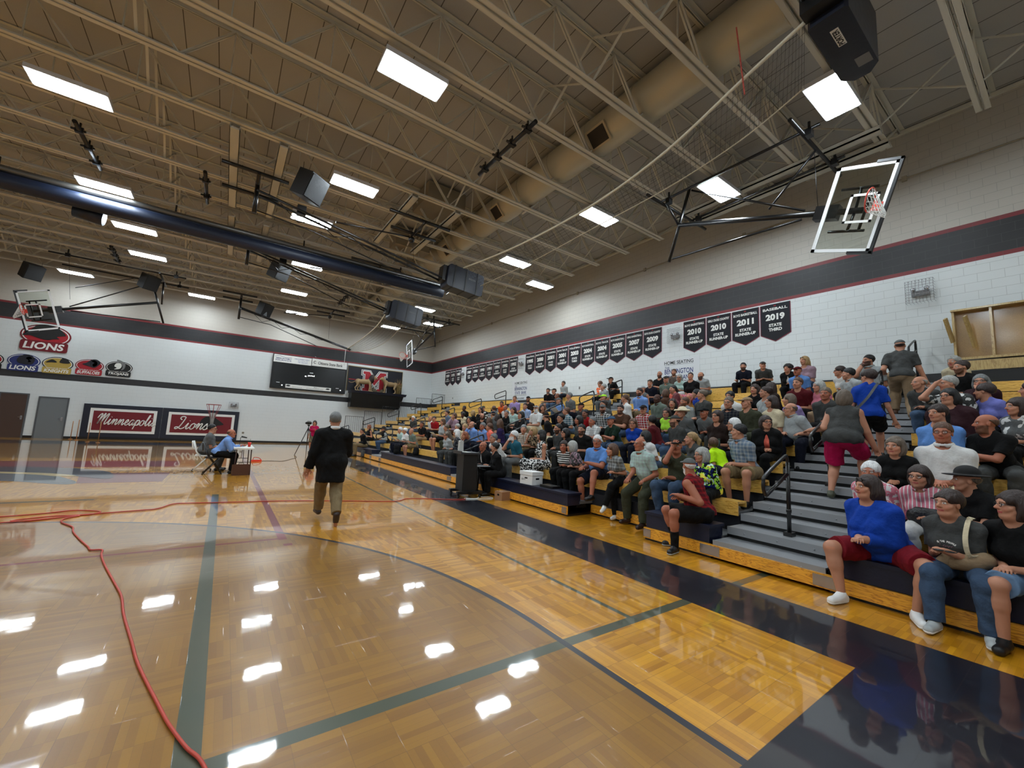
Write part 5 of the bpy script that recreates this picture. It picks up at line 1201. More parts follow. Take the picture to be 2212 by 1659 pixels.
# plywood filming booth on the top row near the camera
osb = wood_material('osb_board', (.66, .52, .30), (.50, .36, .18), (22, 22, 22)); pine = wood_material('pine_stud', (.74, .64, .42), (.62, .50, .30), (6, 6, 1))
r = empty('plywood_booth', (9.1, 0, 3.60), 0, 'unfinished plywood box with timber studs above the top row at the right', 'plywood box')
MB().box(.50, .53, -3.4, .60, .02, 1.2).build('sheathing', osb, r)
for y in (.58, .02, -.58, -1.2, -1.8, -2.4, -3.0): MB().box(.34, .50, y-.02, y+.02, .05, 1.15).build('stud', pine, r)
MB().box(.30, .53, -3.4, .61, 1.15, 1.19).build('top_plate', pine, r); MB().box(.10, .53, -3.4, .61, -.0, .05).build('bottom_plate', pine, r); MB().box(.12, .16, -3.4, .50, -.24, -.03).build('face_board', pine, r)
b = MB(); b.beam((.30, .60, .45), (.02, .66, .95), .04, .12); b.build('brace_board', pine, r); b = MB(); b.beam((.34, .28, .30), (.0, .36, .95), .04, .12); b.build('brace_board', pine, r)
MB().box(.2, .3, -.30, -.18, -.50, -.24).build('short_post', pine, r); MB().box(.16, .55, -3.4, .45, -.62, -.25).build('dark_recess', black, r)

# ---------------------------------------------------------------- folded backstops
def backstop(name, C0, u, n, hinge_len, label, frame_pts, drop=None):
    """C0 board centre, u board 'up' direction, n outward normal; the mast runs along +u"""
    C0, u, n = Vector(C0), Vector(u).normalized(), Vector(n).normalized(); w = u.cross(n).normalized()
    r = empty(name, C0, 0, label, 'basketball hoop', 'folded basketball hoops')
    P = lambda a, b, c: tuple(w*a+u*b+n*c)
    Mx = Matrix(((w.x, u.x, n.x, 0), (w.y, u.y, n.y, 0), (w.z, u.z, n.z, 0), (0, 0, 0, 1)))
    bd = MB()
    for x0, x1, y0, y1 in ((-.915, .915, .465, .535), (-.915, .915, -.535, -.465), (-.915, -.845, -.535, .535), (.845, .915, -.535, .535)): bd.box(x0, x1, y0, y1, -.018, .018, Mx)
    bd.build('board_frame', mat('board_white', (.92, .93, .93), .3), r)
    gl = M.get('board_glass')
    if gl is None:
        gl, nt, bb = nmat('board_glass'); bb.inputs['Transmission Weight'].default_value = 1; bb.inputs['Roughness'].default_value = .0; bb.inputs['IOR'].default_value = 1.02; bb.inputs['Base Color'].default_value = (.86, .92, .88, 1)
        bb.inputs['Coat Weight'].default_value = 1; bb.inputs['Coat Roughness'].default_value = .01; M['board_glass'] = gl
    MB().box(-.845, .845, -.465, .465, -.005, .005, Mx).build('glass_pane', gl, r)
    t = MB()
    for x0, x1, y0, y1 in ((-.305, .305, .07, .12), (-.305, .305, -.385, -.335), (-.305, -.255, -.385, .12), (.255, .305, -.385, .12)): t.box(x0, x1, y0, y1, .006, .012, Mx)
    t.build('target_square', whitep, r)
    p = MB(); p.box(-.96, .96, -.575, -.525, -.035, .035, Mx); p.box(-.96, -.905, -.575, -.15, -.035, .035, Mx); p.box(.905, .96, -.575, -.15, -.035, .035, Mx); p.build('edge_padding', black, r)
    rim = MB(); rc = .15+.23; rb = -.385; rim.tube([P(.23*math.cos(t_), rb, rc+.23*math.sin(t_)) for t_ in np.linspace(0, 2*math.pi, 25)[:-1]], .012, 8, cyc=True)
    rim.box(-.09, .09, rb-.10, rb+.06, .012, .03, Mx)
    for s in (-1, 1): rim.tube([P(s*.07, rb-.02, .02), P(s*.14, rb, .20)], .012, 6)
    ro = rim.build('rim', mat('rim_orange', (.85, .25, .16), .4), r)
    nd = (u*-.55+Vector((0, 0, -1))*.85).normalized(); net = MB(); N = 12
    def np_(i, j, half): a = 2*math.pi*(i+half)/N; rr = .225*(1-.13*j); return Vector(P(rr*math.cos(a), rb, rc+rr*math.sin(a)))+nd*(.075*j)
    for j in range(6):
        for i in range(N):
            h0 = .5*(j % 2); a = np_(i, j, h0)
            for q in (0, 1):
                h1 = .5*((j+1) % 2); b_ = np_(i+(q if h0 > h1 else q-1) + (1 if h0 > h1 and False else 0), j+1, h1)
                net.tube([a, b_], .006, 4, cap=False)
    net.build('net', whitep, ro)
    m_ = MB(); m_.tube([P(0, -.2, -.12), P(0, hinge_len, -.12)], .065, 12); m_.build('mast', dsteel, r)
    m_ = MB()
    for s in (-1, 1):
        m_.tube([P(s*.45, -.3, -.05), P(s*.45, .35, -.05)], .03, 6); m_.tube([P(s*.45, .0, -.05), P(0, .0, -.12)], .03, 6)
    m_.box(-.15, .15, .3, .75, -.25, -.05, Mx); m_.tube([P(-.45, -.2, -.05), P(.45, -.2, -.05)], .03, 6); m_.build('board_bracket', dsteel, r)
    m_ = MB()
    for s in (-1, 1): m_.tube([P(s*1.0, hinge_len-.1, -.12), P(s*.1, 1.0, -.12)], .028, 6)
    m_.tube([P(-1.1, hinge_len, -.12), P(1.1, hinge_len, -.12)], .045, 8); m_.build('side_brace', dsteel, r)
    for pts, rad in frame_pts:
        m_ = MB(); m_.tube([Vector(p_)-C0 for p_ in pts], rad, 8); m_.build('ceiling_pipe', dsteel, r)
    for c in drop or []:
        m_ = MB(); m_.cbox(Vector(c)-C0, (.16, .12, .16)); m_.tube([Vector(c)-C0, Vector((c[0], c[1], 8.72))-C0], .03, 6); m_.build('pipe_clamp', dsteel, r)
    return r
def side_frame(y0, y1, s):
    return [([(6.05, y0, 8.55), (6.05, y1, 8.55)], .035), ([(7.6, y0, 8.5), (7.6, y1, 8.5)], .03), ([(5.3, y0+.1*s, 8.45), (8.35, y0+.1*s, 8.45)], .045), ([(5.3, y1-.3*s, 8.45), (8.3, y1-.3*s, 8.45)], .045),
            ([(6.7, y0+.2*s, 7.95), (6.05, y0+.2*s, 8.45)], .03), ([(6.7, y0+.2*s, 7.95), (8.0, y0+.2*s, 8.45)], .03), ([(6.7, y1-.3*s, 8.4), (6.9, (y0+y1)/2+.6*s, 7.5)], .025), ([(6.6, y1-.3*s, 8.4), (6.7, y1-.3*s, 6.95)], .006)]
backstop('basketball_hoop', (6.55, 1.53, 6.60), (0, .95, .31), (-1, 0, 0), 4.35, 'side hoop folded up under the lamps near the right wall, orange rim nearest', side_frame(5.9, 1.9, -1), [(6.05, 5.6, 8.45), (7.6, 5.6, 8.45), (6.05, 2.1, 8.45), (7.6, 2.1, 8.45)])
backstop('basketball_hoop', (6.6, 27.1, 6.75), (0, -.95, .25), (-1, 0, 0), 4.0, 'small far hoop folded up by the corner above the bank of empty seats', side_frame(22.8, 27.0, 1), [(6.05, 23.0, 8.45), (7.6, 23.0, 8.45), (7.6, 26.8, 8.45)])
LF = [([(-11.0, 25.0, 8.45), (-6.2, 25.0, 8.45)], .04), ([(-11.0, 26.9, 8.45), (-6.2, 26.9, 8.45)], .04), ([(-7.2, 24.7, 8.4), (-7.2, 27.3, 8.4)], .045), ([(-7.2, 26.3, 8.4), (-7.15, 26.38, 7.2)], .04), ([(-8.3, 26.3, 8.3), (-10.3, 26.3, 7.3)], .02), ([(-10.4, 25.2, 8.4), (-10.4, 26.3, 6.7)], .006)]
backstop('basketball_hoop', (-11.3, 26.2, 5.95), (.95, 0, .31), (0, -1, 0), 4.2, 'main court hoop folded sideways high at the left above the LIONS emblem', LF, [(-10.4, 25, 8.45), (-6.6, 25, 8.45), (-6.6, 26.9, 8.45)])

# ---------------------------------------------------------------- overhead volleyball units
padm = mat('navy_vinyl_pad', (.07, .09, .15), .35, bump=.3, bscale=8); rope = mat('white_rope', (.82, .80, .72), .7)
def pipe(parent, pts, r_, n='pipe', off=(0, 0, 0)): t = MB(); t.tube([Vector(p)-Vector(off) for p in pts], r_, 8); return t.build(n, dsteel, parent)
def vb_unit(y, zh, xe, ze, padc, tilt, label, pad=True, frames=True):
    o = (-3.8, y, zh); r = empty('volleyball_mast', o, 0, label, 'volleyball mast', 'folded overhead volleyball masts')
    for dy in (-.16, .16): pipe(r, [(-3.8, y+dy, zh-.05), (xe, y+dy, ze)], .038, 'main_tube', o)
    pipe(r, [(-3.8, y, zh-.6), (-2.2, y, zh-.75), (xe-2.0, y, ze-.10)], .022, 'lower_chord', o)
    t = MB(); N = 9
    for i in range(N):
        a, b_ = i/N*.75+.1, (i+1)/N*.75+.1; q = lambda s_, low: Vector((-3.8+(xe+3.8)*s_, y, zh-.05+(ze-zh+.05)*s_-(.42*(1-s_) if low else 0)))-Vector(o)
        t.tube([q(a, i % 2), q(b_, (i+1) % 2)], .013, 5)
    t.build('truss_web', dsteel, r)
    pipe(r, [(-3.8, y-.1, 8.6), (-3.8, y-.1, zh-.75)], .06, 'hinge_post', o)
    if frames:
        for xx0, xx1, yy in ((-4.68, -3.05, y-.75), (-4.68, -3.2, y+.65), (-.2, 1.95, y-1.3), (.2, 1.9, y-.2)): pipe(r, [(xx0, yy, 8.52), (xx1, yy, 8.52)], .055, 'ceiling_pipe', o)
        pipe(r, [(-3.8, y-.8, 8.5), (-3.8, y+.7, 8.5)], .05, 'ceiling_pipe', o); pipe(r, [(1.0, y-1.4, 8.45), (1.0, y-.1, 8.45)], .04, 'ceiling_pipe', o)
        pipe(r, [(-1.6, y-.3, 8.0), (.9, y-.2, 8.35)], .028, 'brace', o); pipe(r, [(1.0, y-.2, 8.4), (xe-1.4, y, ze+.5)], .006, 'cable', o)
        t = MB(); t.ellip(Vector((1.0, y-.15, 8.3))-Vector(o), (.12, .12, .12), 10); t.box(-2.7+3.8, -2.45+3.8, -.1, .1, zh-.35-zh, zh-.05-zh); t.build('winch', dsteel, r)
    if pad:
        Mx = Matrix.Translation(Vector(padc)-Vector(o)) @ Matrix.Rotation(-tilt, 4, 'Y')
        b = MB(); b.prism(rectp(-.78, .78, -.44, .44, .12), lambda u_, v_, t_: tuple(Mx @ Vector((u_, t_, v_))), -.30, .30); pd = b.build('base_pad', padm, r)
        b = MB()
        for q in (-.5, 0, .5): b.prism(rectp(q-.03, q+.03, -.455, .455), lambda u_, v_, t_: tuple(Mx @ Vector((u_, t_, v_))), -.315, .315)
        b.build('strap', black, pd)
        b = MB(); put_text(b, 'BISON', lambda u_, v_: tuple(Mx @ Vector((u_, -.32, v_))), .25, .1, .30, .07, .02); b.build('lettering', greyp, pd)
        b = MB(); b.prism(rectp(-.95, -.78, -.25, .35), lambda u_, v_, t_: tuple(Mx @ Vector((u_, t_, v_))), -.2, .2); b.build('end_bracket', dsteel, r)
    return r
vb_unit(12.9, 8.35, 2.6, 7.15, (3.25, 12.9, 7.30), math.radians(-5), 'long black truss mast with navy pad end in front of the rolled curtain')
vb_unit(17.8, 8.3, 2.2, 6.85, (2.75, 17.8, 6.93), math.radians(-7), 'black truss mast with a navy pad end behind the rolled curtain')
vb_unit(27.0, 7.95, 2.5, 6.40, None, 0, 'farthest black folded mast near the end wall above the scoreboard', False)
o = (3.27, .70, 7.6); r = empty('volleyball_mast', o, 0, 'navy padded mast end hanging at the top right beside a lamp', 'volleyball mast', 'folded overhead volleyball masts')
b = MB(); b.prism([(-.78, -.2), (-.78, .2), (-.74, .24), (.62, .24), (.78, .10), (.78, -.10), (.62, -.24), (-.74, -.24)], lambda u_, v_, t_: (u_, v_, t_), .0, .85); pd = b.build('base_pad', padm, r)
b = MB(); b.box(-.5, -.12, -.05, .05, -.006, .0); lb = b.build('label_plate', whitep, pd)
b = MB(); put_text(b, 'PORTER', lambda u_, v_: (-u_, v_, -.009), .31, 0, .34, .075, .03); b.build('lettering', blackp, lb)
b = MB(); b.box(.30, .52, -.20, -.02, -.006, .0); b.build('blank_tag', greyp, pd)
pipe(r, [(-.9, -.05, .35), (-3.6, -.1, .75)], .07, 'main_tube'); pipe(r, [(-.9, .18, .3), (-2.6, .3, .9)], .05, 'main_tube')
b = MB(); b.box(-1.0, -.78, -.22, .25, .1, .6); b.build('end_bracket', dsteel, r)
# net slung along the court, and the far one
def net_between(top, bot, label, dn):
    T_ = smooth_pts(top, False, 12); B_ = smooth_pts(bot, False, 12); n = len(T_)
    r = empty('volleyball_net', top[0], 0, label, 'volleyball net', 'slung volleyball nets'); o = Vector(top[0])
    t = MB(); t.tube([Vector(p)-o for p in T_], .028, 6); t.build('top_tape', rope, r); t = MB(); t.tube([Vector(p)-o for p in B_], .014, 5); t.build('bottom_cord', rope, r)
    def at(P, s): x = s*(len(P)-1); i = min(int(x), len(P)-2); return Vector(P[i]).lerp(Vector(P[i+1]), x-i)
    t = MB()
    for i in range(dn+1): t.tube([at(T_, i/dn)-o, at(B_, i/dn)-o], .003, 3, cap=False)
    for k in range(1, 7): t.tube([(at(T_, i/dn)).lerp(at(B_, i/dn), k/7)-o for i in range(0, dn+1, 2)], .003, 3, cap=False)
    g_ = t.build('net_mesh', mat('net_brown', (.16, .12, .10), .8), r); g_['kind'] = 'stuff'
    return r
net_between([(2.45, .95, 7.72), (2.55, 1.85, 7.55), (2.75, 3.6, 7.22), (2.95, 5.9, 7.16), (3.0, 9.0, 7.3), (3.05, 12.5, 7.72)], [(3.4, 1.3, 7.45), (3.5, 2.4, 7.2), (3.6, 4.0, 7.08), (3.7, 6.2, 7.1), (3.8, 9.4, 7.1), (3.9, 12.9, 7.25)], 'slack volleyball net with white top cord from the corner pad to the truss pad', 75)
net_between([(2.0, 18.2, 7.0), (2.2, 20.3, 6.75), (2.2, 22.5, 6.52), (2.2, 25.2, 6.4), (2.3, 27.0, 6.45)], [(2.9, 18.4, 6.6), (3.1, 20.6, 6.3), (3.1, 22.9, 6.15), (2.9, 25.3, 6.15), (2.5, 27.0, 6.3)], 'far slack volleyball net with a white cord dipping toward the scoreboard', 80)
t = MB()
for k in range(12): t.tube([(2.55-.02*k, 1.85, 7.55+.09*k-.3), (2.53-.02*k, 1.85, 7.64+.09*k-.3)], .012, 6)
tag(t.build('net_antenna', mat('antenna_red', (.7, .3, .25), .5)), 'thin red and white antenna rod standing on the near net', 'antenna')
t = MB(); t.tube([(2.2, 27.0, 6.4), (2.2, 27.0, 5.3)], .014, 6); tag(t.build('net_antenna', whitep), 'white antenna rod hanging by the scoreboard', 'antenna')
# rolled divider curtain
r = empty('rolled_curtain', (-10, 16.75, 8.2), 0, 'long rolled navy divider curtain under a silver tube spanning the gym', 'divider curtain')
b = MB(); b.tube([(x, 0, -.12) for x in np.linspace(-15, 14.15, 40)], .24, 16); b.build('curtain_roll', mat('blue_vinyl', (.08, .13, .22), .5, bump=.6, bscale=9), r)
b = MB(); b.tube([(-15, -.06, .22), (14.15, -.06, .22)], .10, 14); b.build('roller_tube', mat('dull_tube', (.45, .45, .44), .35, .7), r)
b = MB(); b.box(14.1, 14.5, -.2, .2, .0, .12); b.tube([(14.2, 0, .3), (14.2, 0, -.3), (14.5, 0, .0)], .02, 5); b.build('end_bracket', dsteel, r)
for x in (-8, -4.2, 0, 4, 8, 12): b = MB(); b.tube([(x, -.06, .3), (x, -.06, .55)], .03, 6); b.build('hanger', dsteel, r)
# speakers
for (x, y, z), lab in (((-2.58, 11.27, 8.15), 'square black speaker hung beside a lamp, nearest of the row'), ((-2.56, 19.3, 8.1), 'black hung speaker just beyond the rolled curtain'), ((-2.57, 27.1, 8.1), 'farthest black hung speaker above the folded mast'),
                       ((-7.7, 26.0, 8.15), 'black hung speaker above the left folded hoop frame'), ((-12.3, 28.3, 8.15), 'black hung speaker at the far left of the ceiling')):
    r = empty('hung_speaker', (x, y, z), math.radians(38), lab, 'speaker', 'speakers hung under the joists')
    Mx = Matrix.Rotation(math.radians(24), 4, 'X')
    MB().box(-.32, .32, -.26, .26, -.36, .36, Mx).build('cabinet', mat('speaker_black', (.10, .11, .12), .6), r)
    MB().box(-.29, .29, -.275, -.26, -.33, .33, Mx).build('grille', mat('speaker_grille', (.13, .14, .15), .7, bump=1, bscale=400), r)
    t = MB(); t.tube([(-.3, 0, .3), (-.3, 0, .58)], .006, 5); t.tube([(.3, 0, .3), (.3, 0, .58)], .006, 5); t.build('hanging_cable', dsteel, r)
# clamps, black bar, dome device
def bar(p0, p1, lab, clamps=3):
    r = empty('pipe_bar', p0, 0, lab, 'pipe bar'); d_ = Vector(p1)-Vector(p0); t = MB(); t.tube([(0, 0, 0), d_], .05, 10); t.build('bar', dsteel, r)
    for i in range(clamps):
        c = d_*((i+.5)/clamps); t = MB(); t.cbox(c, (.16, .1, .14)); t.tube([c, c+Vector((.0, 0, .2))], .025, 6); t.tube([c-Vector((.16, 0, 0)), c+Vector((.12, 0, 0))], .03, 6); t.build('clamp', dsteel, r)
bar((1.17, 5.71, 8.55), (1.15, 8.21, 8.55), 'black pipe bar clamped to two joists left of the duct', 4)
bar((1.08, 22.5, 8.68), (1.08, 24.9, 8.68), 'small black pipe bar on the far joists above the farther navy pad', 3)
bar((-5.1, 13.44, 8.68), (-5.11, 15.6, 8.68), 'thin black pipe left of the first truss mast hinge', 2)
bar((-7.7, 13.0, 8.68), (-7.66, 15.4, 8.68), 'black pipe bar with blue tint at the far left ceiling', 3)
bar((-8.7, 23.0, 8.68), (-8.8, 25.5, 8.68), 'small black pipe bar left of the far middle lamps', 3)
r = empty('ceiling_fan_unit', (-8.3, 17.0, 8.05), 0, 'white domed device and dark cylinder hung under the curtain at the left', 'ceiling unit')
b = MB(); b.ellip((-.25, 0, .1), (.28, .28, .12), 16); b.build('white_dome', whitep, r); b = MB(); b.tube([(-.2, .25, -.12), (.5, .25, -.2)], .24, 16); b.build('dark_drum', padm, r); b = MB(); b.tube([(-.2, 0, .2), (-.2, 0, .6)], .02, 6); b.build('hanger', dsteel, r)

# ---------------------------------------------------------------- people who stand, walk or sit away from the rows
GF = 'people away from the bleacher rows'
person((-2.40, 5.95, 0), 88, 'grey-haired man in black jacket and khaki trousers walking away across the court', dict(sx='m', s=1.03, w=1.28, pel=(0, 0, .94), lean=.03, hyaw=-12, hpitch=-4, hair='s.gy', hairc='gy', top='l.wh', over='l.bk', closed=1, jlen=.26,
    legs='p.kh', shoe='db', feet=[(.40, .07, .09), (-.40, -.07, .20)], fdir=[(1, .1, 0), (.35, -.05, -.93)], kpole=[(1, 0, .2), (1, 0, -.2)], hands=[(.06, .33, .80), (.36, -.20, 1.10)], group=GF))
person((6.95, 1.02, 2.13), 8, 'man in grey cap, charcoal tee and cargo trousers standing high on the aisle steps', dict(sx='m', s=1.0, w=1.15, pel=(0, 0, .90), lean=.22, hyaw=5, hpitch=-35, hair='cap.gy', hairc='db', top='s.ch', legs='p.tn', shoe='br',
    feet=[(.22, .13, .23), (-.08, -.13, .09)], hands=[(.22, .26, 1.0), (.12, -.34, .78)], kpole=[(1, 0, .2)]*2, jlen=.1, group=GF))
person((3.42, 1.00, .82), 2, 'grey-haired woman in charcoal sleeveless top and crimson shorts climbing the aisle steps', dict(sx='f', s=.98, w=1.42, hem=.05, pel=(.02, 0, .87), lean=.32, hyaw=6, hpitch=-18, hair='m.gy', hairc='gb', top='n.ch', legs='h.cs', shoe='ol',
    feet=[(-.02, .15, .10), (.26, -.15, .24)], hands=[(.12, .42, .98), (.30, -.33, .66)], kpole=[(1, .1, .2), (1, -.1, .2)], group=GF))
pw, Jw = person((4.55, .95, 1.255), 10, 'woman in bright blue tee and black shorts standing on the aisle steps', dict(sx='f', s=.96, w=1.0, pel=(0, 0, .86), lean=.12, hyaw=55, hpitch=-22, hair='s.db', hairc='db', top='s.ub', legs='h.bk', shoe='bk',
    feet=[(-.05, .10, .09), (.30, -.10, .24)], hands=[(.05, .30, .72), (.10, -.30, .72)], kpole=[(1, 0, .2)]*2, group=GF))
person((-.12, 21.4, 0), -118, 'woman in pink top standing behind the video camera tripod', dict(sx='f', s=.95, w=1.0, pel=(0, 0, .87), lean=.03, hyaw=10, hair='m.db', hairc='db', top='s.cs', legs='h.kh', shoe='bk', feet=[(.04, .11, .09), (-.02, -.11, .09)], kpole=[(1, 0, .2)]*2, hands=[(.30, .12, 1.15), (.2, -.2, .75)], group=GF))
person((-3.92, 12.95, .46), 0, 'man in light blue dress shirt seated at the folding table writing', dict(sx='m', s=.97, w=1.08, lean=.50, hyaw=-8, hpitch=-8, hair='b.br', hairc='br', top='l.lb', legs='p.bk', shoe='bk', zf=-.46, hands=[(.60, .14, .31), (.50, -.12, .31)], sk=3, group=GF))
person((-4.22, 13.75, .46), 0, 'heavy dark-haired man with moustache in grey shirt seated behind the blue shirt', dict(sx='m', s=1.0, w=1.35, lean=.16, hyaw=-14, hpitch=-10, hair='s.bk', hairc='bk', beard=None, extra='gl', top='s.gy', legs='p.ch', shoe='bk', zf=-.46, group=GF))
seated(0, 8.02, .0, 185, 'a=read sx=m h=b.gb t=l.wh o=l.bk g=p.ch ex=gl sk=3', 'balding man in dark suit and glasses typing on a laptop by the lectern', group=GF)
pm, Jm = seated(0, 7.42, .0, 150, 'a=hold sx=f h=u.bk t=l.bk g=p.bk', 'woman in black dress and black face mask with hair in a bun by the lectern', group=GF)
b = MB(); b.ellip(tuple(Jm['hd'](.072, 0, -.05)), (.045, .055, .045), 10, Matrix(Jm['H'].tolist())); b.build('face_mask', black, pm)
seated(9, 3.15, .10, 150, 'a=hold sx=f h=l.bd t=s.pg g=p.dn ex=sg', 'blonde woman in mauve blouse leaning over the top rows toward the blue tee', lean=.35)

def xf(root, p): return root.matrix_basis @ Vector(p)
# sheets and small things held or resting
nsheet = 0
for label, p, J in HELD:
    h0, h1 = Vector(J['ap'][0][2]), Vector(J['ap'][1][2]); c = (h0+h1)/2
    if 'a=read' in next(l for l in PEOPLE.split('\n') if l.endswith('|'+label)):
        cw = p.matrix_basis @ (c+Vector((.10, 0, .03)))
        b = MB(); Mx = Matrix.Rotation(p.rotation_euler.z, 4, 'Z') @ Matrix.Rotation(math.radians(-38), 4, 'Y')
        b.box(-.13, .13, -.16, .16, 0, .004, Mx); o_ = b.build('paper_sheet', whitep); o_.location = cw
        who = label.split(' holding')[0].split(' reading')[0].split(' looking')[0].split(' beside')[0]
        tag(o_, 'white sheet of paper held by the %s' % ' '.join(who.split()[:9]), 'paper', 'papers in the audience')
    if 'charcoal printed' in label:
        b = MB(); T = p.matrix_basis @ (c+Vector((.10, .03, .02)))
        for s in (-1, 1): b.ellip((0, s*.035, 0), (.028, .036, .008), 10)
        b.tube([(0, .07, 0), (-.1, .075, .0)], .004, 5); b.tube([(0, -.07, 0), (-.1, -.075, .0)], .004, 5)
        o_ = b.build('sunglasses', black); o_.location = T; o_.rotation_euler = p.rotation_euler; tag(o_, 'sunglasses with white rim held in the lap of the woman in charcoal printed tee', 'sunglasses')
        M0 = p.matrix_basis; nb, pel, Fv, lt, up_ = [Vector(J[k]) for k in ('nb', 'pel', 'F', 'lat', 'up')]
        r = empty('shoulder_bag', tuple(M0 @ pel), p.rotation_euler.z, 'tan cross-body bag resting on the front of the woman in charcoal tee', 'bag')
        f = Field((-.1, -.3, -.1), (.4, .35, .4), .01); a_ = (Vector((.20, .16, .13))); b_ = Vector((.22, -.10, .04)); f.cone(a_, b_, .065, .05, 0); f.ell((a_+b_)/2, (.06, .15, .075), None, .03)
        V, Q = f.mesh(); mesh_obj('bag_body', V, Q, cloth('tn'), r)
        b = MB(); P = smooth_pts([tuple(nb-pel+lt*.12-Fv*.06+up_*.03), tuple(nb-pel+lt*.125+Fv*.03+up_*.035), tuple(up_*.36+Fv*.165+lt*.135), tuple(up_*.22+Fv*.185+lt*.15), (.20, .18, .17)], False, 6)
        for i in range(len(P)-1): b.beam(P[i], P[i+1], .035, .006, tuple(Fv))
        b.build('strap', cloth('cr'), r)
        # printed shirt lettering curved over the chest
        b = MB()
        def chest(u, v):
            q = Vector(pel)+up_*(.30*J['s']+v)+lt*u; 
            q = q+Fv*(.178-1.3*u*u-.25*abs(v)); return tuple(q)
        for i, ch in enumerate('WE THE PEOPLE'):
            if ch == ' ': continue
            a = (i-6)/6*.95; put_text(b, ch, lambda u, v, a=a: chest(.075*math.sin(a)+u*math.cos(a)+v*math.sin(a), .045*math.cos(a)-.02+v*math.cos(a)-u*math.sin(a)), 0, 0, .011, .017, .05)
        b.build('printed_lettering', whitep, p)
        b = MB(); put_text(b, 'Love', chest, .0, -.015, .10, .03, .01, .3); b.build('printed_lettering', cloth('pg'), p)
M0 = pw.matrix_basis; nb, pel, Fv, lt = [Vector(Jw[k]) for k in ('nb', 'pel', 'F', 'lat')]
r = empty('shoulder_bag', tuple(M0 @ pel), pw.rotation_euler.z, 'grey cross-body strap and small black bag on the woman in bright blue tee', 'bag')
b = MB(); P = smooth_pts([(.13, .0, .30), tuple(nb-pel-lt*.10+Fv*.04+Vector((0, 0, .03))), tuple(nb-pel-lt*.10-Fv*.085), (-.15, .0, .26), (-.15, .09, .14), (-.06, .20, .02)], False, 6)
for i in range(len(P)-1): b.beam(P[i], P[i+1], .035, .006, tuple(-Fv))
b.build('strap', cloth('gy'), r); b = MB(); b.box(-.09, .05, .19, .25, -.10, .06); b.build('bag_body', black, r)

# lectern and the things round it
r = empty('lectern', (.90, 7.45, 0), math.radians(-8), 'tall black rolling lectern with papers beside the court edge', 'lectern')
MB().box(-.17, .17, -.22, .22, .14, .98).build('column', mat('lectern_black', (.03, .03, .032), .5), r)
b = MB(); b.box(-.24, .22, -.28, .28, .98, 1.02); b.box(-.26, -.24, -.28, .28, .98, 1.05); b.build('reading_top', mat('lectern_top', (.16, .16, .17), .45), r)
b = MB(); b.box(-.30, .30, -.30, -.20, .09, .15); b.box(-.30, .30, .20, .30, .09, .15); b.box(-.06, .06, -.3, .3, .09, .14); b.build('base_frame', black, r)
for x in (-.26, .26):
    for y in (-.25, .25): b = MB(); b.tube([(x-.02, y, .04), (x+.02, y, .04)], .04, 10); b.box(x-.025, x+.025, y-.01, y+.01, .04, .10); b.build('caster', black, r)
b = MB(); b.box(-.02, .10, -.16, .10, 1.022, 1.026); o_ = b.build('paper_sheet', whitep); o_.location = (.80, 7.45, 0); tag(o_, 'white papers lying on the black lectern top', 'paper')
b = MB(); b.prism([(-.055, 0), (.055, 0), (.048, .24), (.035, .26), (-.035, .26), (-.048, .24)], lambda u, v, t: (u, t, v), -.045, .045); o_ = b.build('desk_speaker', mat('light_grey_plastic', (.70, .70, .68), .5)); o_.location = (.80, 7.62, 1.021); tag(o_, 'small light grey loudspeaker standing on the lectern', 'speaker')
r = empty('laptop_stand', (1.32, 7.62, 0), 0, 'small black rolling stand with a white tray beside the lectern', 'stand')
b = MB(); b.tube([(0, 0, .08), (0, 0, .68)], .02, 8); b.build('pole', dsteel, r); MB().box(-.18, .18, -.26, .26, .68, .70).build('tray', mat('tray_grey', (.55, .56, .57), .5), r); b = MB(); b.box(-.2, .2, -.02, .02, .05, .08); b.box(-.02, .02, -.25, .25, .05, .08)
for q in ((-.2, 0), (.2, 0), (0, .25), (0, -.25)): b.tube([(q[0], q[1]-.015, .03), (q[0], q[1]+.015, .03)], .028, 8)
b.build('wheeled_base', black, r)
r = empty('laptop', (1.30, 7.70, .701), math.radians(180), 'open black laptop on the rolling stand', 'laptop'); MB().box(-.12, .12, -.17, .17, 0, .015).build('keyboard_base', black, r); MB().box(-.03, .0, -.17, .17, .0, .22, Matrix.Translation((.12, 0, .0)) @ Matrix.Rotation(math.radians(14), 4, 'Y')).build('screen', mat('laptop_lid', (.12, .12, .13), .3), r)
b = MB(); b.tube(smooth_pts([(.75, 7.15, .008), (.95, 7.05, .01), (1.2, 7.2, .008), (1.38, 7.05, .01), (1.3, 6.9, .008), (1.1, 6.95, .01), (.9, 6.98, .008), (.7, 7.05, .008)], True, 8), .009, 6); tag(b.build('cable', mat('white_cable', (.80, .80, .78), .5)), 'coiled white cable on the floor at the lectern base', 'cable')
b = MB(); b.box(-.18, .18, -.13, .13, 0, .19); r = empty('cardboard_box', (1.55, 6.78, 0), math.radians(6), 'brown cardboard box on the floor before the front seat box', 'box'); card = mat('cardboard', (.60, .45, .32), .8); b.build('carton', card, r); b = MB(); b.box(-.185, -.181, -.03, .03, .10, .14); b.box(-.10, .10, -.012, .012, .19, .192); b.build('hand_hole', black, r)
r = empty('archive_box', (1.82, 6.15, .426), math.radians(4), 'white lidded archive box on the navy front seat', 'box'); wb = mat('white_card', (.85, .85, .84), .6)
MB().box(-.155, .155, -.20, .20, 0, .22).build('box_body', wb, r); MB().box(-.165, .165, -.21, .21, .20, .275).build('lid', wb, r); b = MB(); b.box(-.157, -.155, -.045, .045, .12, .15); b.box(-.05, .05, -.203, -.201, .11, .145); b.build('hand_hole', black, r)
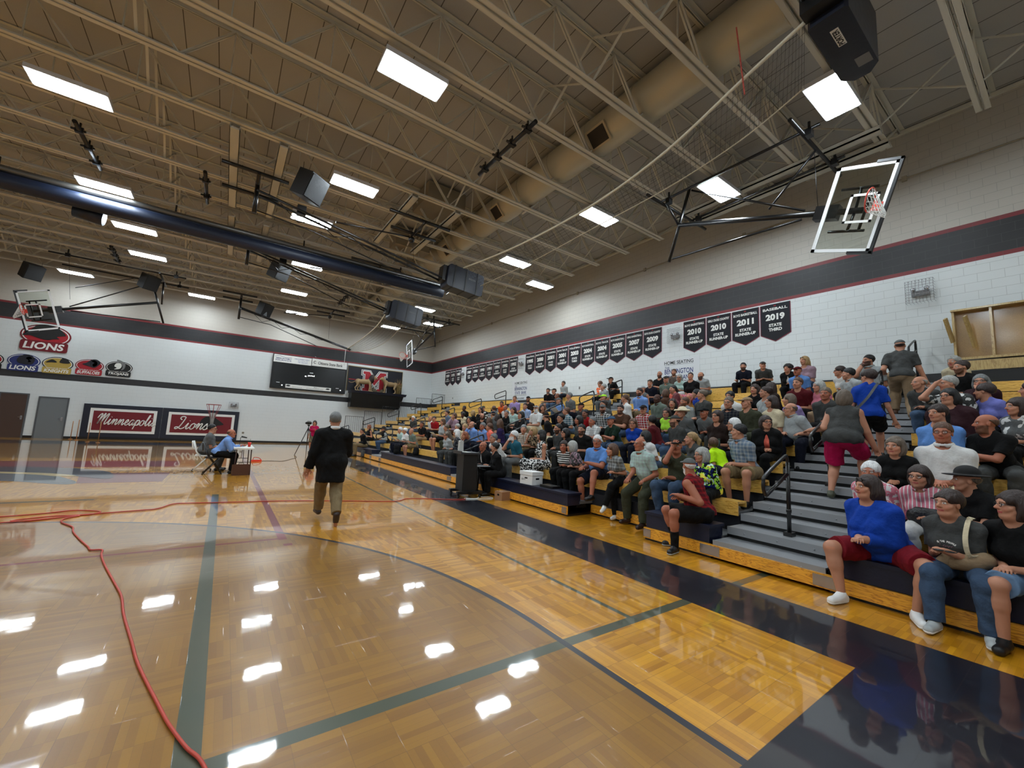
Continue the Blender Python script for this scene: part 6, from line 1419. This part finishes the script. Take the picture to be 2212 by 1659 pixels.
b = MB(); put_text(b, 'OFFICE', lambda u, v: (-.157, -u, v), -.08, .10, .12, .03, .01); b.tube([(-.157, .13+.02*math.cos(t), .10+.02*math.sin(t)) for t in np.linspace(0, 6.28, 12)], .003, 4); b.build('lettering', greyp, r)
b = MB(); b.prism(rectp(-.20, .20, -.13, .13, .04), lambda u, v, t: (v, u, t), 0, .05); o_ = b.build('laptop_case', black); o_.location = (1.85, 5.55, .426); tag(o_, 'flat black case lying on the navy front seat beside the archive box', 'case')
# backpacks and bags on the lower rows
def backpack(loc, rz, lab, tilt=0, c='bk'):
    r = empty('backpack', loc, math.radians(rz), lab, 'backpack', 'bags on the bleachers'); f = Field((-.25, -.25, -.02), (.25, .25, .55), .012)
    f.ell((0, 0, .16), (.09, .14, .22), None, .02, planes=[(A3(0, 0, 1), .17), (A3(0, 0, -1), .15), (A3(0, 1, 0), .11), (A3(0, -1, 0), .11)]); f.ell((-.07, 0, .10), (.05, .10, .09), None, .02); V, Q = f.mesh(); mesh_obj('bag_body', V, Q, cloth(c), r)
    b = MB(); b.tube([(.02, -.03, .32), (.02, -.02, .37), (.02, .02, .37), (.02, .03, .32)], .01, 5); b.tube([(.1, -.08, .4), (.17, -.09, .25), (.1, -.09, .05)], .013, 5); b.tube([(.1, .08, .4), (.17, .09, .25), (.1, .09, .05)], .013, 5); b.build('straps', black, r); return r
backpack((2.32, 14.05, .43), 20, 'black backpack leaning on the first wooden plank below the paper readers'); backpack((1.85, 14.9, .43), 70, 'dark bag slumped on the navy front seat below the paper readers')
backpack((1.62, 18.6, .0), 40, 'dark grey backpack on the floor at the far end of the front seat', 0, 'ch')
r = empty('handbag', (2.30, -.02, .75), math.radians(170), 'black quilted handbag on the lap of the woman in pink striped shirt', 'handbag'); f = Field((-.12, -.22, -.02), (.12, .22, .3), .009); f.ell((0, 0, .12), (.06, .17, .13), None, 0, planes=[(A3(0, 0, 1), .10)]); V, Q = f.mesh(); mesh_obj('bag_body', V, Q, mat('black_leather', (.04, .04, .045), .35, bump=.6, bscale=40), r)
b = MB(); b.tube(smooth_pts([(0, -.12, .2), (0, -.1, .32), (0, .1, .32), (0, .12, .2)], False, 4), .008, 5); b.build('handle', black, r)
b = MB(); b.tube([(0, 0, 0), (0, 0, .22)], [.036, .042], 14); b.tube([(0, 0, .22), (0, 0, .24)], .044, 14); o_ = b.build('tumbler', mat('green_tumbler', (.13, .20, .17), .4)); o_.location = (3.80, 2.95, seat_z(3)-.42+.19); o_.location.z = seat_z(3)+.10; o_.location.x = 3.68; tag(o_, 'dark green tumbler held by the white bob-haired woman', 'tumbler')

# folding table group
r = empty('folding_table', (-3.33, 13.1, 0), 0, 'white folding table before the two seated men', 'table')
b = MB(); b.prism(rectp(-.24, .24, -.85, .85, .05), lambda u, v, t: (u, v, t), .70, .74); b.build('tabletop', mat('table_white', (.80, .80, .77), .45), r)
for y in (-.68, .68):
    for x in (-.17, .17): b = MB(); b.tube([(x, y, .70), (x*1.1, y, .0)], .014, 8); b.build('leg', mat('brown_leg', (.22, .13, .12), .4), r)
    b = MB(); b.tube([(-.17, y, .35), (.17, y, .35)], .009, 6); b.tube([(0, y, .35), (0, y*.5, .69)], .008, 6); b.build('leg_brace', dsteel, r)
def fold_chair(loc, rz, m, lab):
    r = empty('folding_chair', loc, math.radians(rz), lab, 'chair', 'folding chairs at the table')
    MB().box(-.20, .20, -.20, .20, .42, .45).build('seat', m, r); b = MB(); b.prism(rectp(-.20, .20, .62, .84, .06), lambda u, v, t: (t-.25-.12*(v-.45), u, v), -.01, .015); b.build('backrest', m, r)
    for s in (-1, 1):
        b = MB(); b.tube([(.20, s*.21, 0), (-.18, s*.21, .55), (-.27, s*.19, .84)], .014, 8); b.build('leg', m, r); b = MB(); b.tube([(-.22, s*.22, 0), (.12, s*.22, .43)], .013, 8); b.build('leg', m, r)
        for q in ((.20, s*.21), (-.22, s*.22)): b = MB(); b.tube([(q[0], q[1], 0), (q[0]*.97, q[1], .03)], .02, 8); b.build('foot_cap', black, r)
    b = MB(); b.tube([(.16, -.21, .1), (.16, .21, .1)], .01, 6); b.build('stretcher', m, r); return r
fold_chair((-3.98, 12.95, 0), 0, dsteel, 'black folding chair under the man in the blue shirt'); fold_chair((-4.24, 13.75, 0), 0, whitep, 'white folding chair under the heavy man in grey')
r = empty('briefcase', (-3.36, 12.42, 0), math.radians(8), 'brown leather briefcase on the floor below the table', 'briefcase'); b = MB(); b.prism(rectp(-.20, .20, 0, .29, .02), lambda u, v, t: (u, t, v), -.06, .06); b.build('case_body', mat('brown_leather', (.30, .17, .09), .5, bump=.5, bscale=30), r)
b = MB(); b.prism(rectp(-.205, .205, .12, .295, .02), lambda u, v, t: (u, t, v), -.064, -.058); b.build('flap', mat('brown_leather', (.3, .2, .1)), r); b = MB(); b.tube([(-.06, 0, .29), (-.05, 0, .33), (.05, 0, .33), (.06, 0, .29)], .008, 6); b.build('handle', black, r)
r = empty('drink_cup', (-3.2, 12.95, .74), 0, 'red drink in a clear cup with a straw on the folding table', 'cup'); b = MB(); b.tube([(0, 0, 0), (0, 0, .13)], [.033, .045], 14); b.build('cup', mat('red_drink', (.80, .16, .10), .2), r); b = MB(); b.tube([(0, 0, .08), (.015, 0, .23)], .004, 6); b.build('straw', black, r)
r = empty('desk_microphone', (-3.42, 13.35, .74), 0, 'black gooseneck microphone on the folding table', 'microphone'); b = MB(); b.tube([(0, 0, 0), (0, 0, .015)], .07, 16); b.build('base', black, r); b = MB(); b.tube(smooth_pts([(0, 0, .01), (0, 0, .15), (.01, 0, .25), (.10, 0, .26)], False, 5), .008, 6); b.build('gooseneck', black, r); b = MB(); b.tube([(.02, 0, .27), (.16, 0, .24)], [.024, .018], 10); b.build('microphone_head', black, r)
b = MB(); b.box(-.15, .1, -.2, .2, 0, .004); o_ = b.build('paper_sheet', whitep); o_.location = (-3.35, 12.75, .741); tag(o_, 'white sheets in front of the man writing at the table', 'paper')
# tripod with video camera
r = empty('camera_tripod', (-.62, 19.95, 0), 0, 'black tripod standing in front of the woman in pink', 'tripod')
for a in (200, 320, 80): b = MB(); b.tube([(0, 0, 1.25), (.52*math.cos(math.radians(a)), .52*math.sin(math.radians(a)), .0)], [.022, .014], 8); b.build('leg', dsteel, r)
b = MB(); b.tube([(0, 0, .5), (0, 0, 1.36)], .018, 8); b.build('centre_column', dsteel, r); b = MB()
for a in (200, 320, 80): b.tube([(0, 0, .6), (.26*math.cos(math.radians(a)), .26*math.sin(math.radians(a)), .62)], .008, 5)
b.build('spreader', dsteel, r); b = MB(); b.box(-.05, .05, -.05, .05, 1.34, 1.40); b.tube([(0, 0, 1.36), (.2, .2, 1.2)], .008, 5); b.build('pan_head', dsteel, r)
r = empty('video_camera', (-.62, 19.95, 1.41), math.radians(-140), 'black camcorder on the tripod', 'video camera'); MB().box(-.12, .12, -.05, .05, 0, .11).build('camera_body', black, r); b = MB(); b.tube([(.12, 0, .055), (.19, 0, .055)], .04, 12); b.build('lens', black, r); b = MB(); b.box(-.06, .06, .06, .075, .02, .09); b.tube([(-.1, 0, .14), (.1, 0, .14)], .015, 6); b.build('screen_and_handle', black, r)
# cords, power strip
orange = mat('orange_cord', (.70, .22, .14), .5)
def cord(pts, r_, m, lab, n='extension_cord'):
    P = smooth_pts([(x, y, r_+.002) for x, y in pts], False, 6); b = MB(); b.tube(P, r_, 6); return tag(b.build(n, m), lab, 'cord')
cord([(-3.70, .9), (-3.79, 1.3), (-3.86, 1.46), (-3.94, 1.68), (-4.0, 1.88), (-4.15, 2.41), (-4.23, 2.77), (-4.35, 3.31), (-4.43, 3.75), (-4.54, 4.16), (-4.72, 4.82), (-4.81, 5.21), (-4.84, 5.41), (-4.94, 5.46), (-5.0, 5.64), (-5.16, 6.08), (-5.3, 6.51), (-5.37, 6.81), (-5.55, 7.17), (-5.58, 7.43), (-5.47, 7.58),
      (-5.52, 7.6), (-5.8, 7.5), (-6.17, 7.4), (-6.9, 7.42), (-7.2, 7.7), (-6.3, 7.85), (-5.88, 7.95), (-5.62, 8.07), (-5.30, 7.88), (-5.34, 7.67), (-5.52, 7.62), (-5.9, 7.43), (-6.1, 7.5), (-5.77, 7.67), (-5.48, 7.66), (-4.83, 7.78), (-4.61, 7.86), (-4.45, 8.23), (-4.21, 8.24), (-3.6, 8.13), (-2.71, 7.97), (-1.77, 7.65), (-.85, 7.29), (-.43, 7.49), (.42, 7.09), (.70, 7.05)],
     .009, orange, 'long red-orange extension cord looping over the court floor to the lectern')
cord([(-2.9, 16.6), (-2.4, 16.8), (-1.9, 16.7), (-1.5, 17.6), (-1.2, 18.4), (-1.12, 19.7)], .007, black, 'thin black cable from the red power strip to the tripod', 'cable')
r = empty('power_strip', (-2.75, 16.6, 0), math.radians(15), 'small red power strip on the court floor right of the table', 'power strip'); b = MB(); b.box(-.16, .16, -.06, .06, 0, .06); b.build('strip_body', mat('red_plastic', (.85, .22, .12), .4), r); b = MB(); b.tube(smooth_pts([(-.1, .05, .06), (-.05, .1, .14), (.1, .05, .12), (.16, 0, .05)], False, 4), .012, 6); b.build('plug_lead', orange, r)
# tall return basket by the end wall
r = empty('ball_return_stand', (-4.42, 27.6, 0), 0, 'tall cone shaped wire basket stand with a red ring by the end wall', 'basket stand'); redm = mat('red_metal', (.55, .12, .12), .4)
b = MB(); b.tube([(.34*math.cos(t), .34*math.sin(t), 2.22) for t in np.linspace(0, 6.283, 25)[:-1]], .018, 6, cyc=True); b.build('ring', redm, r)
for k in range(8): a = k*math.pi/4; b = MB(); b.tube([(.34*math.cos(a), .34*math.sin(a), 2.22), (.07*math.cos(a), .07*math.sin(a), 1.35)], .011, 5); b.build('rib', redm, r)
b = MB(); b.tube([(0, 0, 1.75), (0, 0, 1.35), (0, 0, .9)], [.16, .09, .06], 12); b.build('net_cone', mat('pale_net', (.6, .58, .56), .8), r); b = MB(); b.tube([(0, 0, 1.35), (0, 0, .05)], .03, 8); b.build('pole', redm, r); b = MB(); b.tube([(0, 0, 0), (0, 0, .05)], .35, 20); b.build('base', black, r)
for i, (x, y) in enumerate(((-10.35, 29.9), (-9.95, 29.0), (-9.25, 27.5), (-8.75, 26.8))):
    b = MB(); b.tube([(0, 0, 0), (0, 0, .95+.1*(i % 2))], .018, 6); b.tube([(0, 0, 0), (0, 0, .03)], .08, 12); o_ = b.build('marker_pole', mat('tan_pole', (.62, .42, .24), .5)); o_.location = (x, y, 0); tag(o_, 'thin orange-tan pole standing by the Minneapolis pad, %s from the grey door' % ORD[i], 'pole', 'thin poles by the left wall pad')
# centre court logo painted on the floor
def paint(n, pts, m, z): b = MB(); b.prism(pts, lambda u, v, t: (u, v, t), .0002, z); o_ = b.build(n, m); o_['kind'] = 'structure'; return o_
def floorpaint(n, c): m = mat(n, c, .34, coat=1); m.node_tree.nodes['Principled BSDF'].inputs['Coat Roughness'].default_value = .035; return m
pm_, pg_, pn_, pc_ = floorpaint('floor_maroon', (.50, .12, .17)), floorpaint('floor_slate', (.34, .37, .40)), floorpaint('floor_navy', (.12, .14, .22)), floorpaint('floor_cream', (.80, .70, .48))
paint('floor_logo', [(-7.3, 14.95), (-4.9, 14.95), (-4.9, 16.9), (-10.2, 16.9), (-10.2, 14.95)], pm_, .0012)
paint('floor_logo', [(-6.3, 11.45), (-4.9, 11.45), (-4.9, 13.35), (-6.6, 13.35), (-6.5, 12.6)], pm_, .0012)
paint('floor_logo', smooth_pts([(-10.8, 11.4), (-9.0, 11.7), (-7.7, 12.2), (-6.5, 11.35), (-6.35, 11.7), (-6.85, 12.8), (-7.1, 13.3), (-8.5, 14.2), (-10.8, 14.5)], True, 5), pg_, .0022)
paint('floor_logo', smooth_pts([(-6.7, 12.9), (-5.95, 12.15), (-5.95, 12.9), (-6.3, 13.9), (-7.2, 14.8), (-8.6, 15.3), (-9.8, 15.3), (-9.6, 14.6), (-7.7, 13.7)], True, 5), pn_, .0032)
paint('floor_logo', smooth_pts([(-6.9, 12.85), (-6.6, 12.9), (-7.2, 13.5), (-8.4, 14.1), (-8.5, 13.95), (-7.4, 13.3)], True, 5), pc_, .0042)
print('objects', len(bpy.data.objects))
